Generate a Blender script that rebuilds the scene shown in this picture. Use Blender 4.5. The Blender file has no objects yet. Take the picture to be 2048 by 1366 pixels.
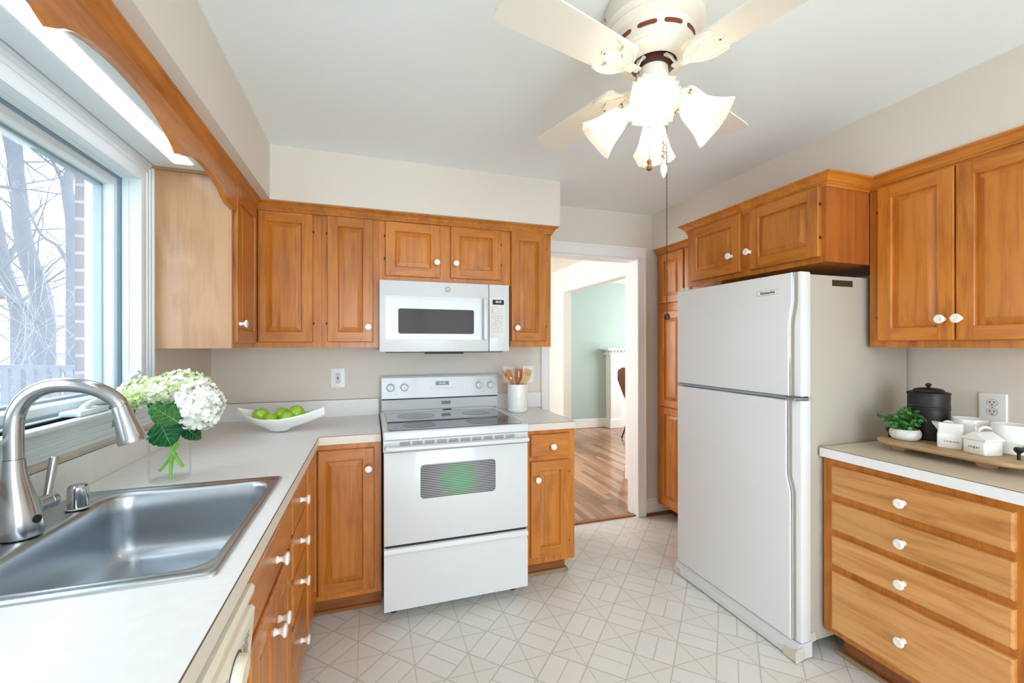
import bpy, bmesh, math, random
from mathutils import Vector, Matrix
R = math.radians
PI = math.pi
scene = bpy.context.scene
COL = scene.collection

# ------------------------------------------------------------------ camera
cam_d = bpy.data.cameras.new('camera')
cam = bpy.data.objects.new('camera', cam_d)
COL.objects.link(cam)
FPX = 854.5
cam_d.sensor_fit = 'HORIZONTAL'
cam_d.sensor_width = 36.0
cam_d.lens = FPX / 2048 * 36.0
cam_d.shift_y = (690.0 - 683.0) / 2048
cam_d.clip_start = 0.02
cam_d.clip_end = 200
cam.location = (0, 0, 1.38)
cam.rotation_euler = (Matrix.Rotation(-0.3181, 4, 'Z') @ Matrix.Rotation(PI / 2, 4, 'X') @ Matrix.Rotation(-0.0011, 4, 'Z')).to_euler()
scene.camera = cam

# ------------------------------------------------------------------ view, world, window daylight, added fill lights
vs = scene.view_settings
vs.view_transform = 'Standard'
vs.look = 'None'
vs.gamma = 1.0
vs.exposure = 0.07
vs.use_curve_mapping = False
cy = scene.cycles
cy.use_denoising = True
cy.max_bounces = 9
cy.diffuse_bounces = 7
cy.glossy_bounces = 4
cy.transmission_bounces = 6
cy.transparent_max_bounces = 12
cy.sample_clamp_indirect = 4.0
cy.caustics_reflective = False
cy.caustics_refractive = False

W = bpy.data.worlds.new('overcast_sky')
scene.world = W
W.use_nodes = True
wn = W.node_tree.nodes
bg = wn['Background']
bg.inputs[0].default_value = (0.76, 0.89, 1.0, 1)
bg.inputs[1].default_value = 5.2


def area(name, loc, direction, sx, sy, power, color, portal=False):
    d = bpy.data.lights.new(name, 'AREA')
    d.shape = 'RECTANGLE'
    d.size, d.size_y = sx, sy
    d.energy = power
    d.color = color
    o = bpy.data.objects.new(name, d)
    COL.objects.link(o)
    o.location = loc
    o.rotation_euler = Vector(direction).to_track_quat('-Z', 'Z').to_euler()
    if portal:
        d.cycles.is_portal = True
    return o


DAY = (0.86, 0.94, 1.0)
area('portal_kitchen_window', (-1.12, 1.333, 1.6), (1, 0, 0), 1.5, 0.9, 1, DAY, True)
area('added_fill_rear', (0.75, -2.28, 1.15), (0, 1, 0), 2.3, 2.1, 40, (0.78, 0.90, 1.0))  # added fill light; the patio door behind the camera is invented for it
area('added_fill_dining', (0.05, 4.6, 1.5), (1, 0, 0), 1.6, 1.5, 48, (0.97, 0.98, 1.0))  # added fill for the dining room; the wall has no window there
area('added_fill_living', (5.4, 5.0, 1.5), (-1, 0, 0), 1.6, 1.5, 85, (0.92, 0.97, 1.0))  # added fill for the living room, out of view, no window behind it
BULB = 48.0        # strength of each fan bulb
TUBE = 5.0         # strength of the fluorescent diffuser over the sink


# ------------------------------------------------------------------ node helpers / materials
def nt_new(name):
    m = bpy.data.materials.new(name)
    m.use_nodes = True
    return m, m.node_tree, m.node_tree.nodes['Principled BSDF']


def lin(r, g, b):
    f = lambda c: c / 12.92 if c <= 0.04045 else ((c + 0.055) / 1.055) ** 2.4
    return (f(r / 255), f(g / 255), f(b / 255), 1)


def plain(name, col, rough=0.5, metal=0.0, spec=0.5, coat=0.0, bump=0.0, bscale=200, var=0.0, vscale=6.0, aniso=0.0):
    m, nt, p = nt_new(name)
    p.inputs['Base Color'].default_value = col
    p.inputs['Roughness'].default_value = rough
    p.inputs['Metallic'].default_value = metal
    p.inputs['Specular IOR Level'].default_value = spec
    p.inputs['Coat Weight'].default_value = coat
    if aniso:
        p.inputs['Anisotropic'].default_value = aniso
    tc = nt.nodes.new('ShaderNodeTexCoord')
    if bump:
        n = nt.nodes.new('ShaderNodeTexNoise')
        n.inputs['Scale'].default_value = bscale
        nt.links.new(tc.outputs['Object'], n.inputs['Vector'])
        b = nt.nodes.new('ShaderNodeBump')
        b.inputs['Strength'].default_value = bump
        b.inputs['Distance'].default_value = 0.002
        nt.links.new(n.outputs[0], b.inputs['Height'])
        nt.links.new(b.outputs[0], p.inputs['Normal'])
    if var:
        n = nt.nodes.new('ShaderNodeTexNoise')
        n.inputs['Scale'].default_value = vscale
        n.inputs['Detail'].default_value = 4
        nt.links.new(tc.outputs['Object'], n.inputs['Vector'])
        r = nt.nodes.new('ShaderNodeValToRGB')
        a = [c * (1 - var) for c in col[:3]] + [1]
        c2 = [min(1, c * (1 + var)) for c in col[:3]] + [1]
        r.color_ramp.elements[0].color = a
        r.color_ramp.elements[1].color = c2
        r.color_ramp.elements[0].position = 0.3
        r.color_ramp.elements[1].position = 0.7
        nt.links.new(n.outputs[0], r.inputs[0])
        nt.links.new(r.outputs[0], p.inputs['Base Color'])
    return m


def emit(name, col, strength):
    m, nt, p = nt_new(name)
    p.inputs['Base Color'].default_value = (0.8, 0.8, 0.8, 1)
    p.inputs['Emission Color'].default_value = col
    p.inputs['Emission Strength'].default_value = strength
    return m


def wood(name, light, dark, axis, rough=0.30, stretch=9.0, scale=2.6, coat=0.15, contrast=0.62):
    m, nt, p = nt_new(name)
    N, Lk = nt.nodes, nt.links
    tc = N.new('ShaderNodeTexCoord')
    oi = N.new('ShaderNodeObjectInfo')
    mul = N.new('ShaderNodeVectorMath'); mul.operation = 'SCALE'
    comb = N.new('ShaderNodeCombineXYZ')
    for i in range(3):
        Lk.new(oi.outputs['Random'], comb.inputs[i])
    Lk.new(comb.outputs[0], mul.inputs[0])
    mul.inputs['Scale'].default_value = 37.0
    add = N.new('ShaderNodeVectorMath')
    Lk.new(tc.outputs['Object'], add.inputs[0])
    Lk.new(mul.outputs[0], add.inputs[1])
    mp = N.new('ShaderNodeMapping')
    s = [stretch, stretch, stretch]
    s['xyz'.index(axis)] = 1.0
    mp.inputs['Scale'].default_value = s
    Lk.new(add.outputs[0], mp.inputs['Vector'])
    n1 = N.new('ShaderNodeTexNoise')
    n1.inputs['Scale'].default_value = scale
    n1.inputs['Detail'].default_value = 5
    n1.inputs['Roughness'].default_value = 0.55
    n1.inputs['Distortion'].default_value = 1.1
    Lk.new(mp.outputs[0], n1.inputs['Vector'])
    mp2 = N.new('ShaderNodeMapping')
    s2 = [130.0, 130.0, 130.0]
    s2['xyz'.index(axis)] = 4.0
    mp2.inputs['Scale'].default_value = s2
    Lk.new(add.outputs[0], mp2.inputs['Vector'])
    n2 = N.new('ShaderNodeTexNoise')
    n2.inputs['Scale'].default_value = 1.6
    n2.inputs['Detail'].default_value = 3
    Lk.new(mp2.outputs[0], n2.inputs['Vector'])
    n3 = N.new('ShaderNodeTexNoise')            # broad blotches
    n3.inputs['Scale'].default_value = 3.2
    Lk.new(add.outputs[0], n3.inputs['Vector'])
    ma = N.new('ShaderNodeMath'); ma.operation = 'MULTIPLY_ADD'
    Lk.new(n2.outputs[0], ma.inputs[0]); ma.inputs[1].default_value = 0.35
    Lk.new(n1.outputs[0], ma.inputs[2])
    mb = N.new('ShaderNodeMath'); mb.operation = 'MULTIPLY_ADD'
    Lk.new(n3.outputs[0], mb.inputs[0]); mb.inputs[1].default_value = 0.45
    Lk.new(ma.outputs[0], mb.inputs[2])
    r = N.new('ShaderNodeValToRGB')
    r.color_ramp.elements[0].position = 0.9 - contrast * 0.5
    r.color_ramp.elements[1].position = 0.9 + contrast * 0.5
    r.color_ramp.elements[0].color = dark
    r.color_ramp.elements[1].color = light
    Lk.new(mb.outputs[0], r.inputs[0])
    hv = N.new('ShaderNodeHueSaturation')
    mr = N.new('ShaderNodeMapRange')
    Lk.new(oi.outputs['Random'], mr.inputs[0])
    mr.inputs[3].default_value = 0.9
    mr.inputs[4].default_value = 1.1
    Lk.new(mr.outputs[0], hv.inputs['Value'])
    Lk.new(r.outputs[0], hv.inputs['Color'])
    Lk.new(hv.outputs[0], p.inputs['Base Color'])
    p.inputs['Roughness'].default_value = rough
    p.inputs['Coat Weight'].default_value = coat
    p.inputs['Coat Roughness'].default_value = 0.2
    return m


class G:
    """small helper to write math-node expressions"""
    def __init__(s, nt): s.nt = nt
    def m(s, op, a, b=None, c=None):
        n = s.nt.nodes.new('ShaderNodeMath'); n.operation = op
        for i, v in enumerate((a, b, c)):
            if v is None: continue
            if isinstance(v, (int, float)): n.inputs[i].default_value = v
            else: s.nt.links.new(v, n.inputs[i])
        return n.outputs[0]
    def mix(s, fac, a, b):
        n = s.nt.nodes.new('ShaderNodeMix'); n.data_type = 'RGBA'
        for k, v in ((0, fac), (6, a), (7, b)):
            if isinstance(v, (int, float)): n.inputs[k].default_value = v
            elif isinstance(v, tuple): n.inputs[k].default_value = v
            else: s.nt.links.new(v, n.inputs[k])
        return n.outputs[2]


def vinyl():
    m, nt, p = nt_new('vinyl_floor')
    g = G(nt)
    tc = nt.nodes.new('ShaderNodeTexCoord')
    sp = nt.nodes.new('ShaderNodeSeparateXYZ')
    nt.links.new(tc.outputs['Object'], sp.inputs[0])
    Lc, x0, y0 = 0.2343, -0.058, 2.112
    x = g.m('SUBTRACT', sp.outputs[0], x0)
    y = g.m('SUBTRACT', sp.outputs[1], y0)
    P = g.m('DIVIDE', g.m('ADD', x, y), Lc)
    Q = g.m('DIVIDE', g.m('SUBTRACT', x, y), Lc)
    iP, iQ = g.m('FLOOR', P), g.m('FLOOR', Q)
    fP, fQ = g.m('SUBTRACT', P, iP), g.m('SUBTRACT', Q, iQ)
    dP = g.m('MINIMUM', fP, g.m('SUBTRACT', 1.0, fP))
    dQ = g.m('MINIMUM', fQ, g.m('SUBTRACT', 1.0, fQ))
    w = 0.0165
    def band(d, ww):   # soft line mask
        n = nt.nodes.new('ShaderNodeMapRange')
        nt.links.new(d, n.inputs[0])
        n.inputs[1].default_value = ww * 0.75
        n.inputs[2].default_value = ww * 1.25
        n.inputs[3].default_value = 1
        n.inputs[4].default_value = 0
        return n.outputs[0]
    grid = band(g.m('MINIMUM', dP, dQ), w)
    par = g.m('FLOORED_MODULO', g.m('ADD', iP, iQ), 2.0)
    d1 = g.m('MULTIPLY', g.m('ABSOLUTE', g.m('SUBTRACT', fP, fQ)), 0.707)
    d2 = g.m('MULTIPLY', g.m('ABSOLUTE', g.m('SUBTRACT', g.m('ADD', fP, fQ), 1.0)), 0.707)
    cross = g.m('MULTIPLY', band(g.m('MINIMUM', d1, d2), w * 0.72), par)
    odd = g.m('FLOORED_MODULO', iP, 2.0)
    dm = g.m('ADD', g.m('MULTIPLY', g.m('ABSOLUTE', g.m('SUBTRACT', fQ, 0.5)), odd),
             g.m('MULTIPLY', g.m('ABSOLUTE', g.m('SUBTRACT', fP, 0.5)), g.m('SUBTRACT', 1.0, odd)))
    split = g.m('MULTIPLY', band(dm, w * 0.85), g.m('SUBTRACT', 1.0, par))
    line = g.m('MAXIMUM', g.m('MAXIMUM', grid, cross), split)
    n = nt.nodes.new('ShaderNodeTexNoise')
    n.inputs['Scale'].default_value = 420
    n.inputs['Detail'].default_value = 2
    nt.links.new(tc.outputs['Object'], n.inputs['Vector'])
    speck = nt.nodes.new('ShaderNodeMapRange')
    nt.links.new(n.outputs[0], speck.inputs[0])
    speck.inputs[1].default_value = 0.60
    speck.inputs[2].default_value = 0.68
    sp2 = g.m('MULTIPLY', speck.outputs[0], g.m('SUBTRACT', 0.42, g.m('MULTIPLY', par, 0.25)))
    base = g.mix(par, (0.79, 0.78, 0.735, 1), (0.765, 0.75, 0.695, 1))
    base = g.mix(sp2, base, (0.40, 0.37, 0.31, 1))
    col = g.mix(line, base, (0.56, 0.53, 0.47, 1))
    nt.links.new(col, p.inputs['Base Color'])
    p.inputs['Roughness'].default_value = 0.33
    b = nt.nodes.new('ShaderNodeBump')
    b.inputs['Strength'].default_value = 0.25
    b.inputs['Distance'].default_value = 0.001
    nt.links.new(g.m('SUBTRACT', 1.0, line), b.inputs['Height'])
    nt.links.new(b.outputs[0], p.inputs['Normal'])
    return m


def hardwood():
    m, nt, p = nt_new('oak_floor')
    g = G(nt)
    tc = nt.nodes.new('ShaderNodeTexCoord')
    sp = nt.nodes.new('ShaderNodeSeparateXYZ')
    nt.links.new(tc.outputs['Object'], sp.inputs[0])
    bw = 0.057
    xs = g.m('DIVIDE', sp.outputs[0], bw)
    ix = g.m('FLOOR', xs)
    fx = g.m('SUBTRACT', xs, ix)
    wn_ = nt.nodes.new('ShaderNodeTexWhiteNoise'); wn_.noise_dimensions = '1D'
    nt.links.new(ix, wn_.inputs['W'])
    yy = g.m('ADD', g.m('DIVIDE', sp.outputs[1], 0.8), g.m('MULTIPLY', wn_.outputs[0], 7.0))
    iy = g.m('FLOOR', yy)
    fy = g.m('SUBTRACT', yy, iy)
    w2 = nt.nodes.new('ShaderNodeTexWhiteNoise'); w2.noise_dimensions = '2D'
    cb = nt.nodes.new('ShaderNodeCombineXYZ')
    nt.links.new(ix, cb.inputs[0]); nt.links.new(iy, cb.inputs[1])
    nt.links.new(cb.outputs[0], w2.inputs['Vector'])
    mp = nt.nodes.new('ShaderNodeMapping')
    mp.inputs['Scale'].default_value = (38, 2.6, 1)
    nt.links.new(tc.outputs['Object'], mp.inputs['Vector'])
    ad = nt.nodes.new('ShaderNodeVectorMath')
    sc = nt.nodes.new('ShaderNodeVectorMath'); sc.operation = 'SCALE'
    nt.links.new(w2.outputs['Color'], sc.inputs[0]); sc.inputs['Scale'].default_value = 20
    nt.links.new(mp.outputs[0], ad.inputs[0]); nt.links.new(sc.outputs[0], ad.inputs[1])
    n = nt.nodes.new('ShaderNodeTexNoise')
    n.inputs['Scale'].default_value = 1.6
    n.inputs['Detail'].default_value = 6
    n.inputs['Distortion'].default_value = 1.4
    nt.links.new(ad.outputs[0], n.inputs['Vector'])
    f = g.m('ADD', g.m('MULTIPLY', n.outputs[0], 0.9), g.m('MULTIPLY', w2.outputs[0], 0.55))
    r = nt.nodes.new('ShaderNodeValToRGB')
    e = r.color_ramp.elements
    e[0].position, e[0].color = 0.30, lin(118, 80, 56)
    e[1].position, e[1].color = 1.0, lin(196, 148, 110)
    k = e.new(0.7); k.color = lin(164, 112, 78)
    nt.links.new(f, r.inputs[0])
    gap = g.m('MAXIMUM', g.m('LESS_THAN', g.m('MINIMUM', fx, g.m('SUBTRACT', 1.0, fx)), 0.02), g.m('LESS_THAN', fy, 0.004))
    nt.links.new(g.mix(gap, r.outputs[0], lin(45, 25, 15)), p.inputs['Base Color'])
    p.inputs['Roughness'].default_value = 0.28
    p.inputs['Coat Weight'].default_value = 0.3
    return m


def brick():
    m, nt, p = nt_new('red_brick')
    tc = nt.nodes.new('ShaderNodeTexCoord')
    sp = nt.nodes.new('ShaderNodeSeparateXYZ')
    nt.links.new(tc.outputs['Object'], sp.inputs[0])
    g = G(nt)
    cb = nt.nodes.new('ShaderNodeCombineXYZ')
    nt.links.new(g.m('ADD', sp.outputs[0], sp.outputs[1]), cb.inputs[0])
    nt.links.new(sp.outputs[2], cb.inputs[1])
    b = nt.nodes.new('ShaderNodeTexBrick')
    nt.links.new(cb.outputs[0], b.inputs['Vector'])
    b.inputs['Color1'].default_value = lin(108, 90, 94)
    b.inputs['Color2'].default_value = lin(92, 76, 80)
    b.inputs['Mortar'].default_value = lin(142, 138, 138)
    b.inputs['Scale'].default_value = 1.0
    b.inputs['Brick Width'].default_value = 0.2
    b.inputs['Row Height'].default_value = 0.067
    b.inputs['Mortar Size'].default_value = 0.006
    nt.links.new(b.outputs[0], p.inputs['Base Color'])
    p.inputs['Roughness'].default_value = 0.9
    return m


def glass_pane():
    m = bpy.data.materials.new('dusty_window_glass')
    m.use_nodes = True
    nt = m.node_tree
    nt.nodes.clear()
    out = nt.nodes.new('ShaderNodeOutputMaterial')
    tr = nt.nodes.new('ShaderNodeBsdfTransparent')
    gl = nt.nodes.new('ShaderNodeBsdfGlossy'); gl.inputs['Roughness'].default_value = 0.02
    df = nt.nodes.new('ShaderNodeBsdfTranslucent'); df.inputs[0].default_value = (0.95, 0.97, 1, 1)
    m1 = nt.nodes.new('ShaderNodeMixShader'); m1.inputs[0].default_value = 0.08
    m2 = nt.nodes.new('ShaderNodeMixShader'); m2.inputs[0].default_value = 0.05
    nt.links.new(tr.outputs[0], m1.inputs[1]); nt.links.new(df.outputs[0], m1.inputs[2])
    nt.links.new(m1.outputs[0], m2.inputs[1]); nt.links.new(gl.outputs[0], m2.inputs[2])
    nt.links.new(m2.outputs[0], out.inputs[0])
    return m


def thin_glass(name, tint=(0.995, 1.0, 0.998, 1), gloss=0.10, edge=0.35):
    m = bpy.data.materials.new(name)
    m.use_nodes = True
    nt = m.node_tree
    nt.nodes.clear()
    out = nt.nodes.new('ShaderNodeOutputMaterial')
    tr = nt.nodes.new('ShaderNodeBsdfTransparent'); tr.inputs[0].default_value = tint
    gl = nt.nodes.new('ShaderNodeBsdfGlossy'); gl.inputs['Roughness'].default_value = 0.03
    lw = nt.nodes.new('ShaderNodeLayerWeight'); lw.inputs[0].default_value = 0.35
    mr = nt.nodes.new('ShaderNodeMapRange')
    nt.links.new(lw.outputs['Facing'], mr.inputs[0])
    mr.inputs[1].default_value = 0.45
    mr.inputs[3].default_value = gloss * 0.4
    mr.inputs[4].default_value = edge
    mx = nt.nodes.new('ShaderNodeMixShader')
    nt.links.new(mr.outputs[0], mx.inputs[0])
    nt.links.new(tr.outputs[0], mx.inputs[1]); nt.links.new(gl.outputs[0], mx.inputs[2])
    nt.links.new(mx.outputs[0], out.inputs[0])
    return m


def frosted():
    m = bpy.data.materials.new('frosted_shade_glass')
    m.use_nodes = True
    nt = m.node_tree
    nt.nodes.clear()
    out = nt.nodes.new('ShaderNodeOutputMaterial')
    tr = nt.nodes.new('ShaderNodeBsdfTransparent'); tr.inputs[0].default_value = (1, 0.97, 0.92, 1)
    tl = nt.nodes.new('ShaderNodeBsdfTranslucent'); tl.inputs[0].default_value = (0.98, 0.95, 0.9, 1)
    df = nt.nodes.new('ShaderNodeBsdfDiffuse'); df.inputs[0].default_value = (0.9, 0.88, 0.84, 1)
    a = nt.nodes.new('ShaderNodeMixShader'); a.inputs[0].default_value = 0.5
    b = nt.nodes.new('ShaderNodeMixShader'); b.inputs[0].default_value = 0.68
    nt.links.new(tl.outputs[0], a.inputs[1]); nt.links.new(df.outputs[0], a.inputs[2])
    nt.links.new(tr.outputs[0], b.inputs[1]); nt.links.new(a.outputs[0], b.inputs[2])
    nt.links.new(b.outputs[0], out.inputs[0])
    return m


def petal_mat(name, c1, c2):
    m, nt, p = nt_new(name)
    tc = nt.nodes.new('ShaderNodeTexCoord')
    n = nt.nodes.new('ShaderNodeTexNoise'); n.inputs['Scale'].default_value = 26
    nt.links.new(tc.outputs['Object'], n.inputs['Vector'])
    r = nt.nodes.new('ShaderNodeValToRGB')
    r.color_ramp.elements[0].position = 0.38; r.color_ramp.elements[0].color = c1
    r.color_ramp.elements[1].position = 0.6; r.color_ramp.elements[1].color = c2
    nt.links.new(n.outputs[0], r.inputs[0])
    nt.links.new(r.outputs[0], p.inputs['Base Color'])
    p.inputs['Roughness'].default_value = 0.6
    p.inputs['Subsurface Weight'].default_value = 0.0
    return m


def brushed(name, col, rough, axis):
    m, nt, p = nt_new(name)
    p.inputs['Base Color'].default_value = col
    p.inputs['Metallic'].default_value = 1.0
    tc = nt.nodes.new('ShaderNodeTexCoord')
    mp = nt.nodes.new('ShaderNodeMapping')
    s = [900, 900, 900]; s['xyz'.index(axis)] = 9
    mp.inputs['Scale'].default_value = s
    nt.links.new(tc.outputs['Object'], mp.inputs['Vector'])
    n = nt.nodes.new('ShaderNodeTexNoise'); n.inputs['Scale'].default_value = 1.0
    nt.links.new(mp.outputs[0], n.inputs['Vector'])
    mr = nt.nodes.new('ShaderNodeMapRange')
    nt.links.new(n.outputs[0], mr.inputs[0])
    mr.inputs[3].default_value = rough * 0.92
    mr.inputs[4].default_value = rough * 1.1
    nt.links.new(mr.outputs[0], p.inputs['Roughness'])
    return m


def oven_glass():
    m, nt, p = nt_new('oven_window_glass')
    tc = nt.nodes.new('ShaderNodeTexCoord')
    sp = nt.nodes.new('ShaderNodeSeparateXYZ')
    nt.links.new(tc.outputs['Object'], sp.inputs[0])
    g = G(nt)
    f = g.m('FRACT', g.m('DIVIDE', sp.outputs[2], 0.0088))
    line = g.m('LESS_THAN', f, 0.3)
    # pane colour by distance from the centre: green in the middle, violet outside
    v = nt.nodes.new('ShaderNodeMapping')
    v.inputs['Location'].default_value = (0.0, 0, -0.69)
    nt.links.new(tc.outputs['Object'], v.inputs['Vector'])
    ln = nt.nodes.new('ShaderNodeVectorMath'); ln.operation = 'MULTIPLY'
    nt.links.new(v.outputs[0], ln.inputs[0]); ln.inputs[1].default_value = (1.25, 0, 1.3)
    le = nt.nodes.new('ShaderNodeVectorMath'); le.operation = 'LENGTH'
    nt.links.new(ln.outputs[0], le.inputs[0])
    r = nt.nodes.new('ShaderNodeValToRGB')
    e = r.color_ramp.elements
    e[0].position, e[0].color = 0.02, lin(66, 150, 98)
    e[1].position, e[1].color = 0.24, lin(84, 80, 78)
    k = e.new(0.10); k.color = lin(84, 126, 84)
    k = e.new(0.15); k.color = lin(106, 100, 112)
    nt.links.new(le.outputs['Value'], r.inputs[0])
    col = g.mix(line, r.outputs[0], lin(186, 186, 186))
    nt.links.new(col, p.inputs['Base Color'])
    p.inputs['Roughness'].default_value = 0.15
    p.inputs['Specular IOR Level'].default_value = 0.12
    return m


HON_L, HON_D = lin(199, 122, 42), lin(152, 82, 17)
M = dict(
    wv=wood('maple_vertical', HON_L, HON_D, 'z'),
    wx=wood('maple_grain_x', HON_L, HON_D, 'x'),
    wy=wood('maple_grain_y', HON_L, HON_D, 'y'),
    wy_lit=wood('maple_drawers_lit', lin(208, 150, 88), lin(170, 106, 50), 'y'),  # same maple finish, brighter light on the right drawers put into the colour
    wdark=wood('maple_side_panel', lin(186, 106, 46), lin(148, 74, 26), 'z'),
    wpale=wood('unstained_maple_panel', lin(184, 142, 104), lin(162, 118, 80), 'z', rough=0.3, stretch=5, scale=2.4, contrast=0.5),
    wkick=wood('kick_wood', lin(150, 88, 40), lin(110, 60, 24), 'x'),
    wshoe=plain('shoe_strip', lin(158, 132, 98), 0.6, var=0.15),
    wall=plain('wall_paint', lin(224, 215, 203), 0.75, bump=0.04, bscale=300),
    ceil=plain('ceiling_paint', lin(238, 243, 243), 0.8, bump=0.03, bscale=250),
    hallw=plain('hall_white_paint', lin(236, 235, 230), 0.7),
    teal=plain('teal_paint', lin(176, 192, 186), 0.75),
    gasket=plain('blue_grey_gasket', lin(124, 152, 166), 0.5),
    trim=plain('white_trim_paint', lin(240, 240, 238), 0.35),
    winw=plain('window_white', lin(218, 227, 231), 0.4),
    lam=plain('white_laminate', lin(234, 234, 233), 0.3, var=0.02, vscale=40),
    lam_shaded=plain('white_laminate_shaded', lin(220, 207, 186), 0.32, var=0.02, vscale=40),  # white laminate with the tan shade under the wall cabinet tinted in
    lam_edge_shaded=plain('laminate_edge_shaded', lin(222, 210, 194), 0.35),  # white laminate edge, the tan shade away from the window tinted in
    seam=plain('laminate_seam', lin(96, 74, 58), 0.6),
    vinyl=vinyl(), oak=hardwood(), brick=brick(), pane=glass_pane(), frost=frosted(),
    app=plain('appliance_enamel', lin(217, 218, 219), 0.22, coat=0.3),
    app2=plain('refrigerator_enamel', lin(227, 228, 229), 0.35, bump=0.05, bscale=700),
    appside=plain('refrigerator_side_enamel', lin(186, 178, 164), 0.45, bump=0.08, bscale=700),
    bisque=plain('bisque_plastic', lin(232, 222, 202), 0.35),
    keyp=plain('keypad_grey_white', lin(222, 220, 215), 0.45),
    knob=plain('white_ceramic', lin(244, 240, 232), 0.15, coat=0.4),
    ceramic=plain('glazed_ceramic', lin(240, 240, 236), 0.12, coat=0.5),
    black=plain('black_gap', lin(22, 20, 18), 0.6),
    blackm=plain('black_enamel', lin(17, 16, 16), 0.5, coat=0.05, var=0.3, vscale=30),
    dglass=plain('dark_glass', lin(58, 50, 42), 0.12, spec=0.15),
    cook=plain('cooktop_glass', lin(50, 54, 60), 0.06, spec=0.8, coat=0.4),
    burner=plain('burner_print', lin(34, 36, 40), 0.12, spec=0.6),
    steel=brushed('brushed_steel', lin(190, 196, 202), 0.30, 'y'),
    nickel=brushed('brushed_nickel', lin(182, 182, 182), 0.22, 'z'),
    chrome=plain('chrome', lin(205, 206, 208), 0.1, metal=1.0),
    brass=plain('aged_brass', lin(150, 110, 70), 0.35, metal=1.0),
    bronze=plain('dark_bronze', lin(60, 46, 42), 0.4, metal=0.6),
    fan=plain('fan_enamel', lin(232, 225, 211), 0.35),
    fanin=plain('fan_motor_dark', lin(70, 32, 20), 0.7),
    fanslot=plain('fan_slot_brown', lin(120, 54, 28), 0.7),
    bulb=emit('bulb_glow', (1.0, 0.86, 0.68, 1), BULB),
    tube=emit('fluorescent_diffuser', (0.94, 0.98, 1.0, 1), TUBE),
    plate=plain('outlet_plate', lin(240, 240, 238), 0.3),
    slot=plain('outlet_slot', lin(40, 34, 30), 0.6),
    red=plain('red_button', lin(120, 40, 36), 0.5),
    ink=plain('black_ink', lin(40, 38, 40), 0.6),
    grey=plain('grey_print', lin(150, 146, 142), 0.6),
    slotg=plain('vent_slot_grey', lin(92, 92, 90), 0.7),
    dispg=emit('green_clock_digits', (0.35, 1.0, 0.7, 1), 0.9),
    dispb=plain('clock_glass', lin(28, 66, 58), 0.15),
    dispw=emit('white_clock_digits', (0.75, 0.8, 1.0, 1), 1.3),
    badge=plain('badge_bronze', lin(150, 138, 124), 0.35, metal=0.5),
    green1=plain('hydrangea_leaf', lin(30, 122, 66), 0.42, var=0.25, vscale=18),
    green2=plain('light_leaf', lin(72, 142, 58), 0.45, var=0.2, vscale=18),
    vein=plain('leaf_vein', lin(120, 176, 110), 0.5),
    stem=plain('flower_stem', lin(132, 198, 66), 0.45, var=0.12, vscale=30),
    petw=petal_mat('white_petals', lin(236, 238, 222), lin(252, 251, 244)),
    petg=petal_mat('green_white_petals', lin(206, 224, 150), lin(248, 249, 236)),
    apple=plain('green_apple_skin', lin(160, 206, 58), 0.22, coat=0.3, var=0.14, vscale=22),
    stalk=plain('apple_stalk', lin(80, 64, 30), 0.7),
    uw1=wood('utensil_light', lin(226, 190, 140), lin(200, 158, 104), 'z', rough=0.5, coat=0),
    uw2=wood('utensil_dark', lin(196, 128, 68), lin(168, 100, 48), 'z', rough=0.5, coat=0),
    tray=wood('tray_wood', lin(188, 158, 120), lin(138, 106, 72), 'y', rough=0.6, coat=0, contrast=0.6),
    stone=plain('whitewashed_pot', lin(226, 223, 220), 0.7, var=0.16, vscale=34),
    pl1=plain('eucalyptus_leaf', lin(62, 118, 52), 0.45, var=0.35, vscale=45),
    leather=plain('brown_leather', lin(120, 66, 44), 0.5, var=0.1),
    bark=plain('grey_bark', lin(72, 78, 92), 0.9, var=0.18, vscale=3),
    bark2=plain('pale_twigs', lin(118, 122, 130), 0.9),
    fence=plain('weathered_fence', lin(92, 98, 112), 0.9, var=0.15, vscale=5),
    lawn=plain('winter_lawn', lin(120, 122, 110), 1.0, var=0.2, vscale=1.0),
    tape=plain('masking_tape', lin(206, 200, 184), 0.6),
    glassv=thin_glass('vase_glass', gloss=0.05, edge=0.7),
)

# ------------------------------------------------------------------ mesh helpers
ORG = {}


def thing(name, label, cat, loc=(0, 0, 0), group=None):
    o = bpy.data.objects.new(name, None)
    o.empty_display_size = 0.05
    COL.objects.link(o)
    o.location = loc
    ORG[o.name] = Vector(loc)
    o['label'] = label
    o['category'] = cat
    if group:
        o['group'] = group
    return o


def obj(name, bm, mats, parent=None, loc=None, sharp=28, flat=False, label=None):
    """link a bmesh written in world coordinates as one mesh object"""
    off = ORG[parent.name] if parent else Vector(loc or (0, 0, 0))
    me = bpy.data.meshes.new(name)
    bmesh.ops.translate(bm, verts=bm.verts, vec=-off)
    bmesh.ops.recalc_face_normals(bm, faces=bm.faces)
    bm.to_mesh(me)
    bm.free()
    for m in (mats if isinstance(mats, (list, tuple)) else [mats]):
        me.materials.append(m)
    if not flat:
        me.shade_smooth()
        me.set_sharp_from_angle(angle=R(sharp))
    o = bpy.data.objects.new(name, me)
    COL.objects.link(o)
    if parent:
        o.parent = parent
        ORG[o.name] = off.copy()
    else:
        o.location = off
        ORG[o.name] = off.copy()
    if label:
        o['label'] = label
    return o


def tag(o, label, cat, group=None):
    o['label'] = label
    o['category'] = cat
    if group:
        o['group'] = group
    return o


def struct(name, bm, mats, flat=True, parent=None, loc=None, **k):
    o = obj(name, bm, mats, parent, loc=loc, flat=flat, **k)
    if parent is None:
        o['kind'] = 'structure'
    return o


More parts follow.
